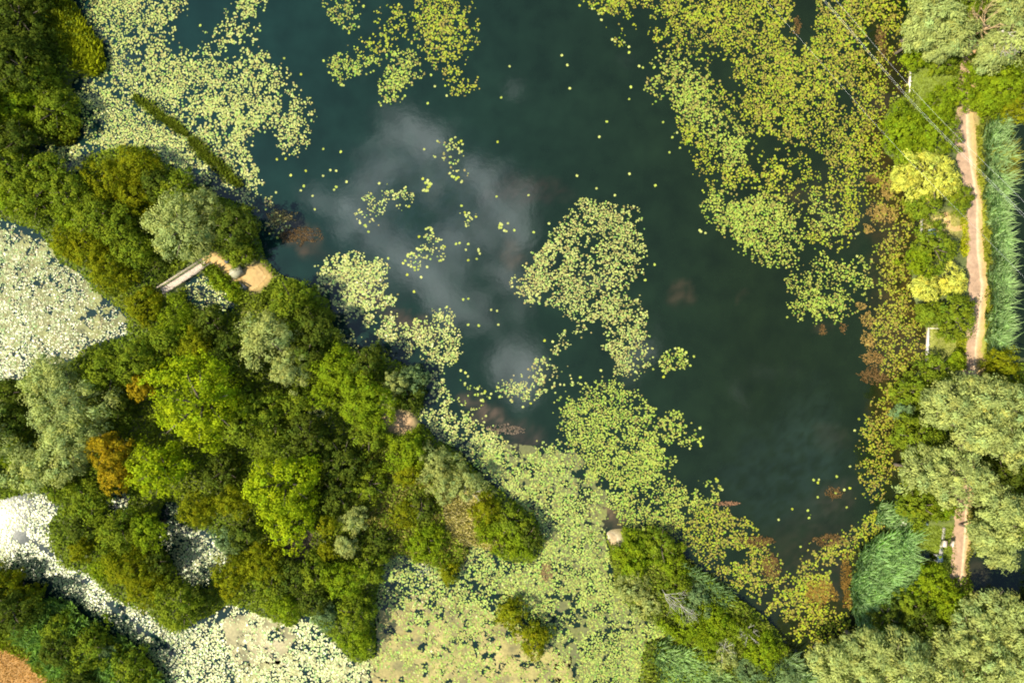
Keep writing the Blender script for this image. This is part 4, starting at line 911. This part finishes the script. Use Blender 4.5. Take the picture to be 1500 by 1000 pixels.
def tent():
    t = thing('shelter', (wx(350), wy(399), .35), 'small grey green ridge roofed shelter on the clay path', 'shelter', None, math.radians(-62))
    for sgn, nm in ((-1, 'roof_panel'), (1, 'roof_panel')):
        m = MB(); m.box((sgn * .48, 0, .70), (1.25, 1.7, .05), 0, sgn * .85); m.part(nm, M_grey, t)
    for sy in (-.8, .8):
        m = MB(); b = len(m.V)
        m.V += [(-.85, sy - .02, 0), (.85, sy - .02, 0), (0, sy - .02, 1.08), (-.85, sy + .02, 0), (.85, sy + .02, 0), (0, sy + .02, 1.08)]
        m.F += [[0, 1, 2], [5, 4, 3], [0, 3, 4, 1], [1, 4, 5, 2], [2, 5, 3, 0]]
        m.part('end_wall', M_grey, t)
    m = MB(); m.box((0, 0, 1.19), (.08, 1.8, .06)); m.part('ridge_pole', M_plank, t)
tent()
def bench(px_, py_, rz, m1, label, nm='bench', L=1.3):
    t = thing(nm, (wx(px_), wy(py_), .42), label, 'bench', None, rz)
    s = MB()
    for k in range(4): s.box((0, -.24 + k * .16, .42), (L, .13, .04))
    s.part('seat', m1, t)
    b = MB()
    for k in range(2): b.box((0, .36, .60 + k * .17), (L, .04, .13))
    b.part('backrest', m1, t)
    for sx in (-L * .42, L * .42):
        for sy in (-.24, .28): MB().box((sx, sy, .12 + (.16 if sy > 0 else 0)), (.08, .08, .60 + (.36 if sy > 0 else 0))).part('leg', m1, t)
bench(359, 421, math.radians(-30), M_dark, 'dark slatted bench in the bushes south of the clay clearing')
def bin_(px_, py_):
    t = thing('litter_bin', (wx(px_), wy(py_), .4), 'small dark barrel bin at the edge of the clay path', 'bin')
    MB().tube([(0, 0, -.05), (0, 0, .35), (0, 0, .75)], [.26, .32, .30], 12).part('body', M_dark, t, True)
    MB().tube([(0, 0, .755), (0, 0, .80), (0, 0, .86)], [.33, .33, .12], 12).part('lid', M_dark, t, True)
bin_(337, 384)

# clay clearing and landing surfaces
def clearing(name, poly, c, z=.0):
    xs_ = [p[0] for p in poly]; ys_ = [p[1] for p in poly]
    A, B = np.meshgrid(np.arange(min(xs_) - 3, max(xs_) + 3, 1.5), np.arange(min(ys_) - 3, max(ys_) + 3, 1.5))
    Am, Bm = warp(A, B, 2.0, 8, 5); k = inpoly(Am, Bm, poly); k = k[:-1, :-1]
    idx = np.arange(A.size).reshape(A.shape)
    q = np.stack([idx[:-1, :-1], idx[1:, :-1], idx[1:, 1:], idx[:-1, 1:]], -1)[k]
    used, inv = np.unique(q.ravel(), return_inverse=True); a = A.ravel()[used]; b = B.ravel()[used]
    C = np.array(c) * (.7 + .6 * fbm(a, b, 7, 71))[:, None]
    zz = np.maximum(bil(height, a, b), .12) + .04 + z
    tag(link(name, build(name, np.stack([wx(a), wy(b), zz], 1), inv, np.arange(len(q)) * 4, M_path, C)), kind='structure')
clearing('clay_clearing', [(352,398),(366,388),(376,387),(392,404),(380,420),(370,426),(360,414)], (.42,.28,.11))
clearing('sandy_tip', [(890,780),(896,778),(901,784),(901,798),(897,802),(894,794)], (.36,.27,.15))
clearing('grassy_spot', [(1362,318),(1388,316),(1386,340),(1366,336)], (.42,.34,.12), -.02)
clearing('bare_earth', [(1402,66),(1430,64),(1426,80),(1404,82)], (.50,.30,.15), .05)

def platform(name, label, px_, py_, sx, sy, rz, z, m_deck, m_edge, board=.16, edge=None, cat='platform'):
    t = thing(name, (wx(px_), wy(py_), z), label, cat, None, rz)
    d = MB(); n = max(2, int(sx / board))
    for k in range(n): d.box((-sx / 2 + (k + .5) * sx / n, random.uniform(-.01, .01), random.uniform(-.004, .004)), (sx / n * .88, sy, .05))
    d.part('deck', m_deck, t)
    e = MB(); e.box((0, -sy / 2 - .05, -.01), (sx + .1, .09, .16)); e.box((0, sy / 2 + .05, -.01), (sx + .1, .09, .16)); e.part('edge_beams', m_edge, t)
    for q in (-1, 1):
        for w in (-1, 1): MB().box((q * (sx / 2 - .1), w * (sy / 2 - .12), -.45), (.12, .12, .8)).part('leg', m_edge, t)
    return t
platform('landing_stage', 'brown plank landing on the clay shore of the wooded island', 590, 617, 2.8, 1.3, math.radians(28), .42, M_plank, M_bark)
platform('landing_stage', 'tiny pale plank landing at the corner of the southeastern reed bed', 1326, 764, 1.8, .7, 0, .55, M_pale, M_plank)
def edging(px_, y0, y1, w, label, post=True, slope=0):
    yc = (y0 + y1) / 2; L = (y1 - y0) / 10
    t = thing('timber_edging', (wx(px_), wy(yc), .30), label, 'timber edging', 'pale timber edgings of the fishing spots', math.radians(90 + slope))
    MB().box((0, 0, .12), (L, w, .07)).part('cap_board', M_pale, t)
    MB().box((0, 0, -.25), (L, w * .5, .66)).part('retaining_board', M_plank, t)
    for k in range(max(2, int(L / 1.2)) + 1):
        n = max(2, int(L / 1.2)); MB().box((-L / 2 + k * L / n * .98 + .03, -w * .5 - .07, -.2), (.12, .12, .75)).part('post', M_plank, t)
edging(1357, 480, 529, .26, 'long white timber edging on the water by the lower fishing lawn', slope=-3)
edging(1331, 104, 138, .18, 'thin pale timber edging at the lawn under the top willow', slope=-3)
edging(1348, 322, 352, .14, 'short pale timber edging by the grassy spot with the chest', slope=-2)
MBt = thing('timber_rail', (wx(1368), wy(481), .5), 'thin pale rail at right angles to the long white edging', 'rail')
MB().box((0, 0, .1), (1.9, .09, .06)).part('rail', M_pale, MBt); 
for q in (-.85, .85): MB().box((q, 0, -.15), (.08, .08, .46)).part('post', M_plank, MBt)
def chest(px_, py_, label, sx=.8, sy=1.0, m=M_bluegrey, rz=.1):
    t = thing('storage_chest', (wx(px_), wy(py_), .55), label, 'chest', None, rz)
    MB().box((0, 0, .2), (sx, sy, .42)).part('body', m, t)
    MB().box((0, sy * .0, .445), (sx + .06, sy + .06, .05)).part('lid', m, t)
    MB().box((sx / 2 + .035, 0, .33), (.03, .16, .05)).part('handle', M_dark, t)
chest(1360, 342, 'blue grey storage chest on the grassy spot above the bushes')
chest(1349, 765, 'pale blue chest lying in the grass beside the tiny plank landing', .9, .45, M_bluegrey, -.1)
# plank walkway beside the lower path
def walkway():
    t = thing('plank_walkway', (wx(1376), wy(795), .62), 'pale plank walkway with a raised middle beside the lower path', 'walkway', None, math.radians(82))
    d = MB(); L = 5.0
    for k in range(26):
        if 12 <= k <= 15: continue
        d.box((-L / 2 + (k + .5) * L / 26, random.uniform(-.02, .02), .05), (L / 26 * .86, .52 if k < 13 else .40, .05))
    d.part('deck', M_conc, t)
    b = MB()
    for s in (-.18, .18): b.box((0, s, -.03), (L, .09, .10))
    b.part('beams', M_plank, t)
    s = MB(); s.box((.25, 0, .35), (.8, .5, .62)); s.part('step_box', M_grey, t)
    s = MB(); s.box((.25, 0, .685), (.88, .58, .04)); s.part('box_lid', M_plank, t)
    for q in (-2.3, 2.3):
        MB().box((q, .3, .1), (.08, .08, .9)).part('post', M_plank, t)
walkway()
def sign():
    t = thing('notice_board', (wx(1384), wy(791), .5), 'upright dark backed notice board beside the plank walkway', 'board', None, math.radians(75))
    MB().box((0, 0, 1.15), (.9, .06, .8)).part('panel', M_plank, t)
    for q in (-.38, .38): MB().box((q, .06, .6), (.08, .05, 1.5)).part('post', M_bark, t)
sign()
def sluice():
    t = thing('sluice', (wx(1371), wy(815), .3), 'small blue grey sluice box at the end of the dark ditch', 'sluice', None, .1)
    for s in (-.42, .42): MB().box((0, s, .1), (.8, .14, 1.1)).part('side_wall', M_conc, t)
    MB().box((.1, 0, .18), (.06, .68, .9)).part('gate', M_bluegrey, t)
    MB().box((0, 0, .69), (.75, .95, .06)).part('cover', M_bluegrey, t)
sluice()
MB_post = thing('marker_post', (wx(1392), wy(188), .5), 'short white post at the left edge of the path above the yellow willow', 'post')
MB().tube([(0, 0, -.3), (0, 0, .8)], [.13, .13], 8).part('shaft', M_pale, MB_post); MB().tube([(0, 0, .8), (0, 0, .92)], [.17, .10], 8).part('cap', M_pale, MB_post)

# ------------------------------------------------------------------ OVERHEAD WIRES
def wire(a, b, za, label, r=.02, sag=1.0):
    # a, b photo points at wire height
    A = Vector((wx(a[0], za), wy(a[1], za), za)); B = Vector((wx(b[0], za), wy(b[1], za), za))
    d = B - A; A = A - d * 1.2; B = B + d * 1.2
    pts = []; n = 120
    for k in range(n + 1):
        t = k / n; p = A.lerp(B, t); p.z += sag * (1 - math.cos(6 * math.pi * (t - .5))) * .5; pts.append(p - A)
    o = link('overhead_wire', MB().tube(pts, [r] * (n + 1), 5).mesh('overhead_wire', M_wire, True)); o.location = A
    tag(o, label, 'wire', 'overhead wires crossing the right bank')
wire((1214,0),(1500,306), 10, 'upper right one of the overhead wires crossing the yellow reeds', .006)
wire((1200,2),(1500,324), 9.9, 'middle overhead wire of the crossing, left of the twin pair line', .0065)
wire((1197,2),(1500,328), 9.6, 'wire running close beside the middle overhead wire', .0055)
wire((1130,20),(1500,415), 9.8, 'lowest left overhead wire, over the yellow willow', .005)

# ------------------------------------------------------------------ LIGHT, SKY, CAMERA
sun_dir = Vector((-.945 * .827, -.327 * .827, 1.0)).normalized()     # towards the sun
elev = math.asin(sun_dir.z)
sl = bpy.data.lights.new('sun', 'SUN'); sl.energy = 4.9; sl.angle = math.radians(.55); sl.color = (1.0, .91, .72)
so = bpy.data.objects.new('sun', sl); col.objects.link(so)
so.rotation_euler = sun_dir.to_track_quat('Z', 'Y').to_euler(); so.location = (-60, -20, 90)

w = bpy.data.worlds.new('World'); scene.world = w; w.use_nodes = True
nt = w.node_tree; nt.nodes.clear()
out = N(nt, 'ShaderNodeOutputWorld'); bg = N(nt, 'ShaderNodeBackground'); bg.inputs['Strength'].default_value = .125
sky = N(nt, 'ShaderNodeTexSky', sky_type='NISHITA'); sky.sun_disc = False; sky.sun_elevation = elev
sky.sun_rotation = math.atan2(sun_dir.x, sun_dir.y); sky.air_density = 1.0; sky.dust_density = 1.0; sky.ozone_density = 1.5
tc = N(nt, 'ShaderNodeTexCoord'); sep = N(nt, 'ShaderNodeSeparateXYZ'); nt.links.new(tc.outputs['Generated'], sep.inputs[0])
def MA(op, a, b=None, clamp=False):
    n = N(nt, 'ShaderNodeMath', operation=op); n.use_clamp = clamp
    for i, v in enumerate((a, b)):
        if v is None: continue
        if isinstance(v, (int, float)): n.inputs[i].default_value = v
        else: nt.links.new(v, n.inputs[i])
    return n.outputs[0]
zc_ = MA('MAXIMUM', sep.outputs[2], .05)
u = MA('DIVIDE', sep.outputs[0], zc_); v = MA('DIVIDE', sep.outputs[1], zc_)
cmb = N(nt, 'ShaderNodeCombineXYZ'); nt.links.new(u, cmb.inputs[0]); nt.links.new(v, cmb.inputs[1])
no = N(nt, 'ShaderNodeTexNoise'); no.inputs['Scale'].default_value = 8.0; no.inputs['Detail'].default_value = 6; no.inputs['Roughness'].default_value = .55
no.inputs['Distortion'].default_value = .35
nt.links.new(cmb.outputs[0], no.inputs['Vector'])
field = None                                            # small clouds drifting near the zenith
for (cx, cy, r, a) in CL if 'CL' in globals() else [(590,255,90,1.0),(640,330,110,1.0),(700,400,70,.9),(560,280,60,.8),(765,500,52,1.0),(745,560,40,.8),(790,285,70,.55),(755,130,26,.55),(910,440,70,.3),(830,440,50,.45),(940,560,70,.22)]:
    U, Vv = (cx - 750) / 1000., (500 - cy) / 1000.
    du = MA('SUBTRACT', u, U); dv = MA('SUBTRACT', v, Vv)
    d2 = MA('ADD', MA('MULTIPLY', du, du), MA('MULTIPLY', dv, dv))
    g_ = MA('MULTIPLY', MA('EXPONENT', MA('MULTIPLY', d2, -1.0 / (2 * (r / 1000. * .75) ** 2))), a)
    field = g_ if field is None else MA('ADD', field, g_)
cl = MA('ADD', MA('MULTIPLY', MA('MINIMUM', field, 1.0), .70), MA('MULTIPLY', MA('SUBTRACT', no.outputs['Fac'], .5), 2.6))
mr = N(nt, 'ShaderNodeMapRange', interpolation_type='SMOOTHSTEP'); mr.inputs[1].default_value = .34; mr.inputs[2].default_value = 1.15
mr.inputs[3].default_value = 0; mr.inputs[4].default_value = 1
nt.links.new(cl, mr.inputs[0])
mask = MA('MULTIPLY', mr.outputs[0], MA('GREATER_THAN', sep.outputs[2], .08))
mix = N(nt, 'ShaderNodeMix', data_type='RGBA')
nt.links.new(mask, mix.inputs[0]); nt.links.new(sky.outputs[0], mix.inputs[6]); mix.inputs[7].default_value = (28, 30, 31, 1)
nt.links.new(mix.outputs[2], bg.inputs['Color']); nt.links.new(bg.outputs[0], out.inputs['Surface'])

cam = bpy.data.cameras.new('camera'); cam.sensor_width = 36; cam.lens = 24; cam.clip_end = 3000; cam.clip_start = 1
co = bpy.data.objects.new('camera', cam); col.objects.link(co); co.location = (0, 0, H); co.rotation_euler = (0, 0, 0)
scene.camera = co
vs = scene.view_settings; vs.view_transform = 'Standard'; vs.look = 'None'; vs.exposure = .78; vs.gamma = 1; vs.use_curve_mapping = False
scene.cycles.max_bounces = 5; scene.cycles.diffuse_bounces = 3; scene.cycles.glossy_bounces = 2; scene.cycles.transmission_bounces = 3
scene.cycles.caustics_reflective = False; scene.cycles.caustics_refractive = False
scene.cycles.filter_width = 1.9
print('pads', np_, 'trees', len(TREES))
